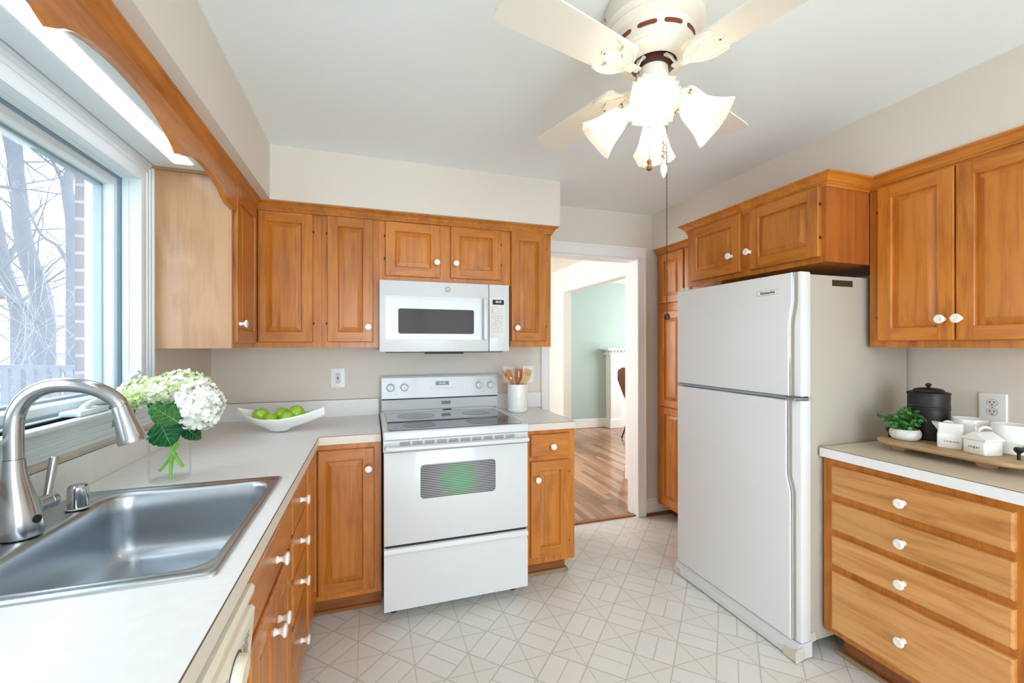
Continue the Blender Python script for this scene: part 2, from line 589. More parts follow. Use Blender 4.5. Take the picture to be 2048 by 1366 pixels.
def merge(bm, t, mi=0):
    vm = {}
    for v in t.verts:
        vm[v] = bm.verts.new(v.co)
    for f in t.faces:
        try:
            nf = bm.faces.new([vm[v] for v in f.verts])
            nf.material_index = f.material_index if mi is None else mi
        except ValueError:
            pass
    t.free()


def B(): return bmesh.new()


def box(bm, x0, y0, z0, x1, y1, z1, bev=0.0, seg=1, mi=0, mat=None):
    t = bmesh.new()
    a = [Vector((x, y, z)) for x in (min(x0, x1), max(x0, x1)) for y in (min(y0, y1), max(y0, y1)) for z in (min(z0, z1), max(z0, z1))]
    v = [t.verts.new(p) for p in a]
    for q in ((0, 1, 3, 2), (4, 6, 7, 5), (0, 4, 5, 1), (2, 3, 7, 6), (0, 2, 6, 4), (1, 5, 7, 3)):
        t.faces.new([v[i] for i in q])
    if bev:
        bmesh.ops.bevel(t, geom=list(t.edges), offset=bev, segments=seg, profile=0.5, affect='EDGES')
    if mat is not None:
        t.transform(mat)
    merge(bm, t, mi)
    return bm


def ring(c, n, u, v, ru, rv=None):
    rv = ru if rv is None else rv
    return [c + u * (ru * math.cos(2 * PI * i / n)) + v * (rv * math.sin(2 * PI * i / n)) for i in range(n)]


def loft(bm, loops, cap0=True, cap1=True, mi=0, closed=True):
    vs_ = [[bm.verts.new(p) for p in L] for L in loops]
    n = len(loops[0])
    for a, b in zip(vs_, vs_[1:]):
        for i in range(n if closed else n - 1):
            j = (i + 1) % n
            try:
                f = bm.faces.new((a[i], a[j], b[j], b[i])); f.material_index = mi
            except ValueError:
                pass
    if cap0:
        f = bm.faces.new(list(reversed(vs_[0]))); f.material_index = mi
    if cap1:
        f = bm.faces.new(vs_[-1]); f.material_index = mi
    return bm


def frame_of(d):
    d = Vector(d).normalized()
    up = Vector((0, 0, 1)) if abs(d.z) < 0.95 else Vector((1, 0, 0))
    u = d.cross(up).normalized()
    return u, u.cross(d).normalized(), d


def lathe(bm, base, axis, prof, n=24, mi=0, cap0=True, cap1=True):
    """prof: (radius, distance along axis)"""
    u, v, d = frame_of(axis)
    base = Vector(base)
    return loft(bm, [ring(base + d * h, n, u, v, max(r, 1e-5)) for r, h in prof], cap0, cap1, mi)


def tube(bm, pts, rad, n=10, mi=0, cap=True):
    pts = [Vector(p) for p in pts]
    if not isinstance(rad, (list, tuple)):
        rad = [rad] * len(pts)
    loops = []
    u = None
    for i, p in enumerate(pts):
        d = (pts[min(i + 1, len(pts) - 1)] - pts[max(i - 1, 0)]).normalized()
        if u is None:
            u, v, _ = frame_of(d)
        else:
            u = (u - d * u.dot(d)).normalized()
            v = u.cross(d).normalized()
        v = d.cross(u)
        loops.append(ring(p, n, u, v, rad[i]))
    return loft(bm, loops, cap, cap, mi)


def smooth_path(pts, k=6):
    pts = [Vector(p) for p in pts]
    out = []
    for i in range(len(pts) - 1):
        p0, p1, p2, p3 = pts[max(i - 1, 0)], pts[i], pts[i + 1], pts[min(i + 2, len(pts) - 1)]
        for j in range(k):
            t = j / k
            out.append(0.5 * ((2 * p1) + (p2 - p0) * t + (2 * p0 - 5 * p1 + 4 * p2 - p3) * t * t + (3 * p1 - p0 - 3 * p2 + p3) * t ** 3))
    out.append(pts[-1])
    return out


def prism(bm, pts2, to3, w0, w1, mi=0):
    """extrude a 2-D outline; to3(u, v, w) -> world"""
    a = [bm.verts.new(to3(u, v, w0)) for u, v in pts2]
    b = [bm.verts.new(to3(u, v, w1)) for u, v in pts2]
    n = len(a)
    for q in (list(reversed(a)), b):
        f = bm.faces.new(q); f.material_index = mi
    for i in range(n):
        f = bm.faces.new((a[i], a[(i + 1) % n], b[(i + 1) % n], b[i])); f.material_index = mi
    return bm


def rrect(x0, y0, x1, y1, r, k=5):
    out = []
    for cx, cy_, a in ((x1 - r, y1 - r, 0), (x0 + r, y1 - r, 90), (x0 + r, y0 + r, 180), (x1 - r, y0 + r, 270)):
        for i in range(k + 1):
            t = R(a + 90 * i / k)
            out.append((cx + r * math.cos(t), cy_ + r * math.sin(t)))
    return out


FACE = dict(   # (u, v, w) -> world for a front lying in plane p
    back=lambda p: (lambda u, v, w: Vector((u, p - w, v))),
    left=lambda p: (lambda u, v, w: Vector((p + w, u, v))),
    right=lambda p: (lambda u, v, w: Vector((p - w, -u, v))),
)


def text_mesh(s, size, to3, u, v, w, align='CENTER', depth=0.0006, sx=1.0, bold=0.0, space=1.0):
    c = bpy.data.curves.new('lettering', 'FONT')
    c.body = s
    c.size = size
    c.space_character = space
    c.align_x = align
    c.align_y = 'CENTER'
    c.extrude = depth / 2
    c.offset = bold
    c.resolution_u = 2
    o = bpy.data.objects.new('lettering', c)
    COL.objects.link(o)
    bpy.context.view_layer.update()
    dg = bpy.context.evaluated_depsgraph_get()
    me = bpy.data.meshes.new_from_object(o.evaluated_get(dg))
    bpy.data.objects.remove(o)
    bm = bmesh.new()
    bm.from_mesh(me)
    bpy.data.meshes.remove(me)
    for vv in bm.verts:
        vv.co = to3(u + vv.co.x * sx, v + vv.co.y, w + vv.co.z + depth / 2)
    return bm


# ------------------------------------------------------------------ room shell
XL, XR, YW, YR, ZC, ZS = -0.895, 2.53, 2.942, -2.2, 2.43, 2.144
WY0, WY1, WZ0, WZ1 = 0.566, 2.10, 1.15, 2.05       # kitchen window opening
DX0, DX1, DZ = 1.25, 2.035, 2.07                    # doorway in the back wall

bm = box(B(), XL - 0.2, YR - 0.1, -0.1, XR + 0.1, 2.985, 0)
struct('floor', bm, M['vinyl'])
bm = box(B(), -0.2, 2.985, -0.1, 5.6, 6.6, -0.002)
struct('floor_hall', bm, M['oak'])
bm = box(B(), XL - 0.12, YR - 0.1, ZC, XR + 0.1, YW, ZC + 0.1)
struct('ceiling', bm, M['ceil'])
bm = box(B(), -0.2, YW, ZC, 5.6, 6.6, ZC + 0.1)
struct('ceiling_hall', bm, M['hallw'])
# left wall with the window opening
bm = B()
box(bm, XL - 0.12, YR, 0, XL, WY0, ZC)
box(bm, XL - 0.12, WY1, 0, XL, YW + 0.13, ZC)
box(bm, XL - 0.12, WY0, 0, XL, WY1, WZ0)
box(bm, XL - 0.12, WY0, WZ1, XL, WY1, ZC)
struct('wall_left', bm, M['wall'])
bm = B()
box(bm, XL, YW, 0, DX0, YW + 0.13, ZC)
box(bm, DX1, YW, 0, XR + 0.1, YW + 0.13, ZC)
box(bm, DX0, YW, DZ, DX1, YW + 0.13, ZC)
struct('wall_back', bm, M['wall'])
struct('wall_right', box(B(), XR, YR, 0, XR + 0.1, YW, ZC), M['wall'])
bm = B()
box(bm, XL - 0.12, YR - 0.1, 0, -0.4, YR, ZC)
box(bm, 1.9, YR - 0.1, 0, XR + 0.1, YR, ZC)
box(bm, -0.4, YR - 0.1, 2.2, 1.9, YR, ZC)
struct('wall_rear', bm, M['wall'])
bm = B()
for x in (-0.4, 0.72, 1.84):
    box(bm, x, YR - 0.07, 0, x + 0.06, YR - 0.02, 2.2)
box(bm, -0.4, YR - 0.07, 2.14, 1.9, YR - 0.02, 2.2)
box(bm, -0.4, YR - 0.07, 0.0, 1.9, YR - 0.02, 0.06)
struct('door_2', bm, M['trim'])  # unseen patio door frame, added to house the rear fill light
# soffits
struct('trim_1', box(B(), XL, YR, ZS, -0.502, 2.514, ZC), M['wall'])
struct('trim_2', box(B(), XL, 2.514, ZS, 1.155, YW, ZC), M['wall'])
struct('trim_3', box(B(), 2.165, YR, ZS, XR, YW, ZC), M['wall'])
# hall and living room beyond the doorway
bm = B()
box(bm, 2.5, YW + 0.13, 0, 2.62, 3.84, ZC)
box(bm, 2.5, 5.34, 0, 2.62, 6.36, ZC)
box(bm, 2.5, 3.84, 2.1, 2.62, 5.34, ZC)
struct('wall_hall', bm, M['hallw'])
bm = B()
box(bm, 2.62, 6.36, 0, 5.6, 6.46, ZC)
struct('wall_living', bm, M['teal'])
bm = B()
box(bm, -0.2, 6.36, 0, 2.62, 6.46, ZC)
box(bm, -0.2, YW + 0.13, 0, -0.1, 6.36, ZC)
struct('wall_dining', bm, M['hallw'])
struct('wall_living_right', box(B(), 5.5, YW, 0, 5.6, 6.36, ZC), M['teal'])
struct('wall_living_front', box(B(), 2.62, YW + 0.03, 0, 5.5, YW + 0.13, ZC), M['teal'])
# doorway casing
bm = B()
yc = YW - 0.018
for (x0, x1) in ((1.19, DX0 + 0.006), (DX1 - 0.016, 2.098)):
    box(bm, x0, yc, 0, x1, YW, DZ + 0.01, 0.004)
    xo = x0 if x0 < 1.5 else x1 - 0.016
    box(bm, xo, yc - 0.008, 0, xo + 0.016, yc, DZ + 0.075, 0.003)
    xi = x1 - 0.012 if x0 < 1.5 else x0
    box(bm, xi, yc - 0.005, 0, xi + 0.012, yc, DZ + 0.01, 0.002)
box(bm, 1.19, yc, DZ, 2.098, YW, DZ + 0.085, 0.004)
box(bm, 1.19, yc - 0.008, DZ + 0.069, 2.098, yc, DZ + 0.087, 0.003)
box(bm, DX0, yc - 0.005, DZ, DX1, yc, DZ + 0.012, 0.002)
# jamb lining
box(bm, DX0, YW, 0, DX0 + 0.012, YW + 0.13, DZ)
box(bm, DX1 - 0.012, YW, 0, DX1, YW + 0.13, DZ)
box(bm, DX0, YW, DZ - 0.012, DX1, YW + 0.13, DZ)
struct('door_1', bm, M['trim'])
struct('trim_4', box(B(), DX0, 2.955, 0, DX1, 3.0, 0.012, 0.004), M['wkick'])     # wooden threshold
bm = B()
box(bm, 2.098, YW - 0.014, 0.02, XR, YW, 0.12, 0.003)
box(bm, 2.098, YW - 0.009, 0.12, XR, YW, 0.14, 0.003)
struct('baseboard_back', bm, M['trim'])
struct('trim_5', box(B(), 2.09, YW - 0.03, 0, 2.4, YW - 0.001, 0.024, 0.006), M['wkick'])
bm = B()
box(bm, 2.487, YW + 0.13, 0, 2.5, 3.84, 0.13, 0.004)
box(bm, 2.487, 3.827, 0, 2.62, 3.84, 0.13, 0.004)
struct('baseboard_hall', bm, M['trim'])
struct('baseboard_living', box(B(), 2.62, 6.345, 0.0, 3.8, 6.36, 0.15, 0.004), M['trim'])

# ------------------------------------------------------------------ kitchen window
def casing_rect(bm, x, y0, y1, z0, z1, wdt, prof):
    """picture-frame casing round y0..y1, z0..z1; prof = (offset outward, height)"""
    loops = []
    for off, h in prof:
        loops.append([Vector((x + h, y, zz)) for y, zz in ((y0 - off, z0 - off), (y1 + off, z0 - off), (y1 + off, z1 + off), (y0 - off, z1 + off))])
    return loft(bm, loops, False, False)


bm = B()
prof = [(0.0, 0.0), (0.0, 0.018), (0.012, 0.020), (0.014, 0.016), (0.040, 0.016), (0.042, 0.020), (0.050, 0.020), (0.052, 0.017),
        (0.060, 0.017), (0.062, 0.022), (0.071, 0.022), (0.073, 0.018), (0.079, 0.019), (0.082, 0.026), (0.092, 0.026), (0.094, 0.0)]
casing_rect(bm, XL, WY0, WY1, WZ0, WZ1, 0.094, prof)
win = struct('window_1', bm, M['winw'])
bm = B()
# jamb liner: a flat band, a stop and an outer band
for a, b, ins in ((XL - 0.0215, XL + 0.0175, 0.004), (XL - 0.044, XL - 0.022, 0.007), (XL - 0.125, XL - 0.0445, 0.002)):
    loops = []
    for x in (a, b):
        loops.append([Vector((x, y, zz)) for y, zz in ((WY0 + ins, WZ0 + ins), (WY1 - ins, WZ0 + ins), (WY1 - ins, WZ1 - ins), (WY0 + ins, WZ1 - ins))])
    o_ = [[Vector((x, y, zz)) for y, zz in ((WY0, WZ0), (WY1, WZ0), (WY1, WZ1), (WY0, WZ1))] for x in (a, b)]
    loft(bm, [o_[0], loops[0], loops[1], o_[1]], False, False)
obj('window_jamb', bm, M['winw'], win, flat=True)
bm = B()
box(bm, XL - 0.03, WY0 - 0.02, WZ0 - 0.012, XL + 0.05, WY1 + 0.02, WZ0 + 0.004, 0.006, 2)
obj('window_sill', bm, M['winw'], win)


def sash(y0, y1):
    bm = B()
    z0, z1, s = WZ0 + 0.003, WZ1 - 0.003, 0.045
    prof = [(0.0, -0.092), (0.0, -0.058), (0.004, -0.055), (0.036, -0.055), (0.040, -0.060), (0.045, -0.074), (0.045, -0.092)]
    loops = [[Vector((XL + h, y, zz)) for y, zz in ((y0 + o_, z0 + o_), (y1 - o_, z0 + o_), (y1 - o_, z1 - o_), (y0 + o_, z1 - o_))] for o_, h in prof]
    loft(bm, loops, False, False)
    s_ = obj('window_sash', bm, M['winw'], win, flat=True)
    bm = B()
    box(bm, XL - 0.084, y0 + 0.04, z0 + 0.04, XL - 0.080, y1 - 0.04, z1 - 0.04)
    obj('glass_pane', bm, M['pane'], s_, flat=True)
    bm = B()
    box_ring = [(y0 + 0.0, z0 - 0.001), (y1 - 0.0, z0 - 0.001), (y1 - 0.0, z1 + 0.001), (y0, z1 + 0.001)]
    loops = [[Vector((XL + h, yc_ + (1 if k in (0, 3) else -1) * o_, zc_ + (1 if k in (0, 1) else -1) * o_)) for k, (yc_, zc_) in enumerate(box_ring)] for o_, h in ((0.0, -0.0565), (0.0, -0.0455), (0.0125, -0.0485), (0.0125, -0.0565))]
    gk = B()
    loft(gk, loops, False, False)
    obj('sash_gasket', gk, M['gasket'], s_, flat=True)
    i = 0.046
    for yy in (y0 + i, y1 - i - 0.008):
        box(bm, XL - 0.112, yy, z0 + i, XL - 0.086, yy + 0.008, z1 - i)
    for zz in (z0 + i, z1 - i - 0.008):
        box(bm, XL - 0.112, y0 + i, zz, XL - 0.086, y1 - i, zz + 0.008)
    obj('spacer_bar', bm, M['gasket'], s_, flat=True)


sash(WY0 + 0.002, 1.318)
sash(1.348, WY1 - 0.002)
bm = B()
box(bm, XL - 0.12, 1.316, WZ0, XL - 0.04, 1.35, WZ1, 0.003)
obj('window_mullion', bm, M['winw'], win)
# crank operator and lock lever of the sash
cr = thing('window_crank', 'white plastic crank operator on the sill at the corner of the kitchen window', 'window crank', (-0.9, 1.8, 1.155))
bm = B()
box(bm, -0.925, 1.70, 1.154, -0.868, 1.86, 1.172, 0.006, 2)
obj('crank_base', bm, M['winw'], cr)
bm = B()
tube(bm, smooth_path([(-0.895, 1.76, 1.172), (-0.893, 1.80, 1.186), (-0.890, 1.88, 1.192), (-0.888, 1.93, 1.182)]), [0.011] * 19, 10)
obj('crank_handle', bm, M['winw'], cr)
lk = thing('window_lock', 'white lever lock on the right jamb of the kitchen window', 'window lock', (-0.905, 2.085, 1.2))
bm = B()
box(bm, -0.93, 2.083, 1.18, -0.895, 2.097, 1.27, 0.004)
obj('lock_plate', bm, M['winw'], lk)
bm = B()
tube(bm, smooth_path([(-0.912, 2.083, 1.235), (-0.905, 2.06, 1.24), (-0.89, 2.055, 1.262), (-0.865, 2.052, 1.276)]), 0.009, 8)
obj('lock_lever', bm, M['winw'], lk)

# ------------------------------------------------------------------ cabinets
KNOB_PROF = [(0.0105, 0), (0.0105, 0.003), (0.0075, 0.008), (0.0070, 0.013), (0.0095, 0.019), (0.0165, 0.0245), (0.0184, 0.028), (0.0172, 0.0312), (0.0105, 0.0338), (0.0095, 0.0332), (0.0, 0.0346)]
KMESH = {}


def knob(parent, to3, u, v, w, name='knob'):
    """white ceramic knob; all knobs of one orientation share their mesh"""
    p0 = to3(u, v, w)
    ax = (to3(u, v, w + 1) - p0).normalized()
    key = tuple(round(c) for c in ax)
    if key not in KMESH:
        bm = B()
        lathe(bm, (0, 0, 0), ax, KNOB_PROF, 20)
        bmesh.ops.recalc_face_normals(bm, faces=bm.faces)
        me = bpy.data.meshes.new('knob')
        bm.to_mesh(me); bm.free()
        me.materials.append(M['knob'])
        me.shade_smooth()
        KMESH[key] = me
    o = bpy.data.objects.new(name, KMESH[key])
    COL.objects.link(o)
    o.parent = parent
    o.location = p0 - ORG[parent.name]
    return o


def door(parent, face, plane, u0, u1, v0, v1, t=0.02, kn=None, stl=0.054, str_=0.054, rail=0.054, name='door', horiz='wx'):
    """raised-panel door; stl / str_ are the widths of the stiles at u0 / u1"""
    to3 = FACE[face](plane)
    if face == 'right':
        u0, u1 = -u1, -u0
        stl, str_ = str_, stl
        if kn: kn = (-kn[0], kn[1])
    bm = B()
    e = 0.004
    A = (u0 + e, v0 + e, u1 - e, v1 - e)
    Bq = (u0 + stl, v0 + rail, u1 - str_, v1 - rail)

    def V(u, v, w): return bm.verts.new(to3(u, v, w))
    # slab edge
    loops = []
    for ins, w in ((0, 0), (0, t - 0.005), (0.0015, t - 0.0015), (e, t)):
        loops.append([V(u0 + ins, v0 + ins, w), V(u1 - ins, v0 + ins, w), V(u1 - ins, v1 - ins, w), V(u0 + ins, v1 - ins, w)])
    for a, b in zip(loops, loops[1:]):
        for i in range(4):
            bm.faces.new((a[i], a[(i + 1) % 4], b[(i + 1) % 4], b[i]))
    bm.faces.new(list(reversed(loops[0])))
    o0, o1, o2, o3 = loops[-1]
    # joints of the rails with the stiles
    bl, br = V(Bq[0], A[1], t), V(Bq[2], A[1], t)
    tl, tr = V(Bq[0], A[3], t), V(Bq[2], A[3], t)
    i0, i1, i2, i3 = V(Bq[0], Bq[1], t), V(Bq[2], Bq[1], t), V(Bq[2], Bq[3], t), V(Bq[0], Bq[3], t)
    bm.faces.new((o0, bl, i0, i3, tl, o3))
    bm.faces.new((br, o1, o2, tr, i2, i1))
    for q in ((bl, br, i1, i0), (i3, i2, tr, tl)):
        f = bm.faces.new(q); f.material_index = 1
    prev = [i0, i1, i2, i3]
    s = min(0.03, (u1 - u0 - stl - str_) * 0.3)
    for ins, w in ((0.002, t - 0.002), (0.004, t - 0.006), (0.005, t - 0.0105), (0.0065, t - 0.0105), (s - 0.002, t - 0.0035), (s, t - 0.0035), (s + 0.0008, t - 0.0018)):
        cur = [V(Bq[0] + ins, Bq[1] + ins, w), V(Bq[2] - ins, Bq[1] + ins, w), V(Bq[2] - ins, Bq[3] - ins, w), V(Bq[0] + ins, Bq[3] - ins, w)]
        for i in range(4):
            bm.faces.new((prev[i], prev[(i + 1) % 4], cur[(i + 1) % 4], cur[i]))
        prev = cur
    bm.faces.new(prev)
    d = obj(name, bm, [M['wv'], M[horiz]], parent, flat=True)
    if kn:
        knob(d, to3, kn[0], kn[1], t)
    return d


def drawer(parent, face, plane, u0, u1, v0, v1, kn=None, t=0.02, horiz='wx', name='drawer', m=None):
    to3 = FACE[face](plane)
    if face == 'right':
        u0, u1 = -u1, -u0
        if kn: kn = (-kn[0], kn[1])
    bm = B()
    loops = []
    for ins, w in ((0, 0), (0, t - 0.006), (0.002, t - 0.002), (0.006, t)):
        loops.append([to3(a, b, w) for a, b in ((u0 + ins, v0 + ins), (u1 - ins, v0 + ins), (u1 - ins, v1 - ins), (u0 + ins, v1 - ins))])
    loft(bm, loops)
    d = obj(name, bm, m or M[horiz], parent, flat=True)
    if kn:
        knob(d, to3, kn[0], kn[1], t)
    return d


def hinges(parent, face, plane, u, vs_):
    """small dark hinge barrels at a door edge"""
    to3 = FACE[face](plane)
    for v in vs_:
        bm = B()
        uu = -u if face == 'right' else u
        lathe(bm, to3(uu, v - 0.006, 0.006), (0, 0, 1), [(0.004, 0), (0.004, 0.012)], 8)
        obj('hinge', bm, M['bronze'], parent)


ZU = 1.367      # underside of the wall cabinets
ZUT = 2.13
# corner wall cabinet with its folding door
c = thing('corner_wall_cabinet', 'honey maple corner wall cabinet with folding door and pale end panel beside the window', 'wall cabinet', (-0.75, 2.55, ZU))
bm = B()
box(bm, XL, 2.205, ZU, -0.59, YW, ZUT)
box(bm, -0.59, 2.58, ZU, -0.262, YW, ZUT)
obj('cabinet_box', bm, M['wv'], c, flat=True)
bm = B()
box(bm, XL, 2.19, ZU, -0.605, 2.205, 2.135)
obj('end_panel', bm, M['wpale'], c, flat=True, label='pale unstained maple end panel')
obj('panel_edge', box(B(), -0.605, 2.188, ZU, -0.588, 2.206, 2.02), M['wpale'], c, flat=True)
obj('top_cleat', box(B(), XL + 0.005, 2.176, 2.124, -0.615, 2.19, 2.142), M['wpale'], c, flat=True)
door(c, 'left', -0.59, 2.212, 2.562, 1.394, 2.098, kn=(2.236, 1.478), str_=0.035, horiz='wy')
d = door(c, 'back', 2.58, -0.566, -0.304, 1.397, 2.098, stl=0.035)
bm = B()
for k in range(35):
    lathe(bm, (-0.567, 2.561, 1.40 + k * 0.02), (0, 0, 1), [(0.0032, 0), (0.0032, 0.0185)], 6)
obj('piano_hinge', bm, M['brass'], c)
hinges(c, 'back', 2.575, -0.301, (1.50, 2.0))
# single door cabinet
c = thing('wall_cabinet', 'tall narrow maple wall cabinet between the corner cabinet and the microwave', 'wall cabinet', (-0.11, 2.75, ZU))
obj('cabinet_box', box(B(), -0.261, 2.58, ZU, 0.042, YW, ZUT), M['wv'], c, flat=True)
door(c, 'back', 2.58, -0.231, 0.010, 1.398, 2.098, kn=(-0.016, 1.482))
hinges(c, 'back', 2.575, -0.234, (1.50, 2.0))
# over the microwave
c = thing('over_microwave_cabinet', 'short two door maple wall cabinet right above the white microwave', 'wall cabinet', (0.43, 2.75, 1.755))
obj('cabinet_box', box(B(), 0.043, 2.58, 1.755, 0.837, YW, ZUT), M['wv'], c, flat=True)
door(c, 'back', 2.58, 0.077, 0.392, 1.781, 2.096, kn=(0.370, 1.869))
door(c, 'back', 2.58, 0.456, 0.772, 1.784, 2.098, kn=(0.485, 1.870))
hinges(c, 'back', 2.575, 0.074, (1.88, 2.01))
hinges(c, 'back', 2.575, 0.775, (1.88, 2.01))
c = thing('narrow_wall_cabinet', 'narrow one door maple wall cabinet at the right end, beside the doorway', 'wall cabinet', (0.98, 2.75, ZU))
obj('cabinet_box', box(B(), 0.838, 2.58, ZU, 1.117, YW, ZUT), M['wv'], c, flat=True)
door(c, 'back', 2.58, 0.840, 1.081, 1.405, 2.100, kn=(0.873, 1.488))
hinges(c, 'back', 2.575, 1.084, (1.50, 2.0))

CROWN = [(0.0, 0.0), (0.006, 0.0), (0.006, 0.012), (0.011, 0.016), (0.011, 0.022), (0.016, 0.026), (0.022, 0.036), (0.034, 0.048), (0.042, 0.053), (0.046, 0.055), (0.046, 0.063), (0.0, 0.063)]


def crown(path, z0, name, label, ends=None, sc=1.0):
    """sweep the crown profile along a horizontal path; outward is to the right of the path"""
    pts = [Vector((x, y, 0)) for x, y in path]
    bm = B()
    loops = []
    for i, p in enumerate(pts):
        dirs = []
        if i > 0: dirs.append((pts[i] - pts[i - 1]).normalized())
        if i < len(pts) - 1: dirs.append((pts[i + 1] - pts[i]).normalized())
        ns = [Vector((d.y, -d.x, 0)) for d in dirs]
        n = ns[0] if len(ns) == 1 else (ns[0] + ns[1]) / (1 + ns[0].dot(ns[1]))
        loops.append([p + n * o_ * sc + Vector((0, 0, z0 + h * sc)) for o_, h in CROWN])
    loft(bm, loops)
    o = obj(name, bm, M['wy'] if abs(pts[1].y - pts[0].y) > abs(pts[1].x - pts[0].x) else M['wx'], None, loc=tuple(pts[0] + Vector((0, 0, z0))), flat=True)
    return tag(o, label, 'crown moulding')


crown([(-0.579, 0.45), (-0.579, 2.566), (1.119, 2.566), (1.119, YW - 0.002)], 2.0985, 'crown_moulding', 'maple crown moulding along the window valance and the stove wall cabinets', sc=0.72)

# scalloped valance over the window
half = [(0.0, 2.053), (0.05, 2.053), (0.10, 2.049), (0.16, 2.039), (0.22, 2.022), (0.262, 2.002), (0.284, 1.986), (0.300, 1.992), (0.320, 2.001), (0.338, 2.003), (0.37, 2.014), (0.40, 2.026),
        (0.44, 2.036), (0.475, 2.038), (0.52, 2.037), (0.57, 2.033), (0.62, 2.026), (0.68, 2.012), (0.735, 1.994), (0.75, 1.994), (0.758, 2.008), (0.872, 2.008)]
half = half[:18] + [(0.735, 1.988), (0.760, 1.980), (0.775, 1.980), (0.872, 1.98)]
c0 = 1.333
low = [(c0 - a, z) for a, z in reversed(half[1:])] + [(c0 + a, z) for a, z in half]
low = [(min(2.187, max(0.46, y)), z) for y, z in low]
out = low + [(2.187, 2.098), (0.46, 2.098)]
bm = prism(B(), out, lambda u, v, w: Vector((-0.572 - w, u, v)), 0.0, 0.02)
o = obj('window_valance', bm, M['wy'], None, loc=(-0.58, 1.333, 2.0), flat=True)
tag(o, 'scalloped maple valance board hanging in front of the window top', 'valance')
# fluorescent fixture in the soffit over the sink
c = thing('fluorescent_light', 'bright flat fluorescent fixture recessed behind the maple valance over the sink', 'ceiling light', (-0.70, 1.33, ZS - 0.002))
obj('fixture_housing', box(B(), XL + 0.03, 0.46, ZS - 0.010, -0.605, 2.174, ZS - 0.001, 0.002), M['winw'], c, flat=True)
obj('light_diffuser', box(B(), -0.772, 0.55, ZS - 0.013, -0.706, 2.11, ZS - 0.0101), M['tube'], c, flat=True)
for y in (1.46, 1.72, 2.13, 1.2):
    bm = B()
    lathe(bm, (-0.66, y, ZS - 0.010), (0, 0, -1), [(0.005, 0), (0.005, 0.002), (0.002, 0.004)], 8)
    obj('screw', bm, M['chrome'], c)

# base cabinets on the stove wall and along the window
ZB0, ZB1 = 0.104, 0.886
c = thing('corner_base_cabinet', 'maple corner base cabinet with folding door left of the stove', 'base cabinet', (-0.5, 2.5, 0))
bm = B()
box(bm, XL + 0.002, 1.965, ZB0, -0.275, YW - 0.002, ZB1)
box(bm, -0.275, 2.32, ZB0, 0.048, YW - 0.002, ZB1)
obj('cabinet_box', bm, M['wv'], c, flat=True)
bm = B()
box(bm, XL + 0.002, 1.965, 0, -0.35, YW - 0.002, ZB0)
box(bm, -0.35, 2.387, 0, 0.048, YW - 0.002, ZB0)
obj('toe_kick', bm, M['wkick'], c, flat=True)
bm = B()
box(bm, -0.34, 2.374, 0, 0.045, 2.388, 0.018, 0.005)
obj('shoe_strip', bm, M['wkick'], c)
door(c, 'left', -0.275, 1.995, 2.296, 0.133, 0.855, stl=0.045, str_=0.035, horiz='wy')
door(c, 'back', 2.32, -0.252, 0.014, 0.133, 0.855, kn=(-0.014, 0.754), stl=0.035)
bm = B()
for k in range(36):
    lathe(bm, (-0.254, 2.299, 0.14 + k * 0.0195), (0, 0, 1), [(0.0032, 0), (0.0032, 0.018)], 6)
obj('piano_hinge', bm, M['brass'], c)

c = thing('drawer_base_cabinet', 'narrow maple base cabinet with four drawers next to the sink cabinet', 'base cabinet', (-0.5, 1.78, 0))
obj('cabinet_box', box(B(), XL + 0.002, 1.611, ZB0, -0.275, 1.964, ZB1), M['wv'], c, flat=True)
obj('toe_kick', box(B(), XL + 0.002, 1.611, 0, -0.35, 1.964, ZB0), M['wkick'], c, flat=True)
for v0, v1, kv in ((0.728, 0.857, 0.795), (0.572, 0.712, 0.640), (0.412, 0.555, 0.486), (0.133, 0.395, 0.262)):
    drawer(c, 'left', -0.275, 1.630, 1.942, v0, v1, kn=(1.786, kv), horiz='wy')
c = thing('sink_base_cabinet', 'maple sink base cabinet with two doors under a false drawer front', 'base cabinet', (-0.5, 1.34, 0))
bm = B()
box(bm, XL + 0.002, 1.062, ZB0, -0.275, 1.61, 0.68)
box(bm, XL + 0.002, 1.605, 0.68, -0.275, 1.61, ZB1)
box(bm, -0.292, 1.062, 0.68, -0.275, 1.605, ZB1)
obj('cabinet_box', bm, M['wv'], c, flat=True)
obj('toe_kick', box(B(), XL + 0.002, 1.062, 0, -0.35, 1.61, ZB0), M['wkick'], c, flat=True)
drawer(c, 'left', -0.275, 1.09, 1.592, 0.722, 0.857, kn=(1.352, 0.775), horiz='wy', name='false_drawer_front')
door(c, 'left', -0.275, 1.352, 1.592, 0.133, 0.700, kn=(1.378, 0.592), horiz='wy')
door(c, 'left', -0.275, 1.09, 1.345, 0.133, 0.700, kn=(1.318, 0.592), horiz='wy')

# dishwasher
c = thing('dishwasher', 'bisque dishwasher with a dial on its control panel under the worktop by the sink', 'dishwasher', (-0.5, 0.76, 0))
bm = B()
box(bm, XL + 0.02, 0.462, 0.0, -0.285, 1.058, 0.70)
box(bm, -0.312, 0.462, 0.70, -0.285, 1.058, 0.88)
obj('dishwasher_body', bm, M['bisque'], c, flat=True)
bm = B()   # control panel, its face leaning back below a rounded top lip
pf = [(0.0, 0.70), (0.030, 0.700), (0.036, 0.705), (0.046, 0.815), (0.040, 0.822), (0.030, 0.822), (0.030, 0.838), (0.044, 0.848), (0.046, 0.860), (0.040, 0.868), (0.0, 0.868)]
pf = [(a, b) for a, b in pf]
loft(bm, [[Vector((-0.285 + a * 1.0, y, z)) for a, z in pf] for y in (0.464, 1.050, 1.056)][:2])
pan = obj('control_panel', bm, M['bisque'], c, flat=True)
to3 = lambda u, v, w: Vector((-0.285 + 0.0363 + (v - 0.705) * 0.0909 + w, u, v))
bm = B()
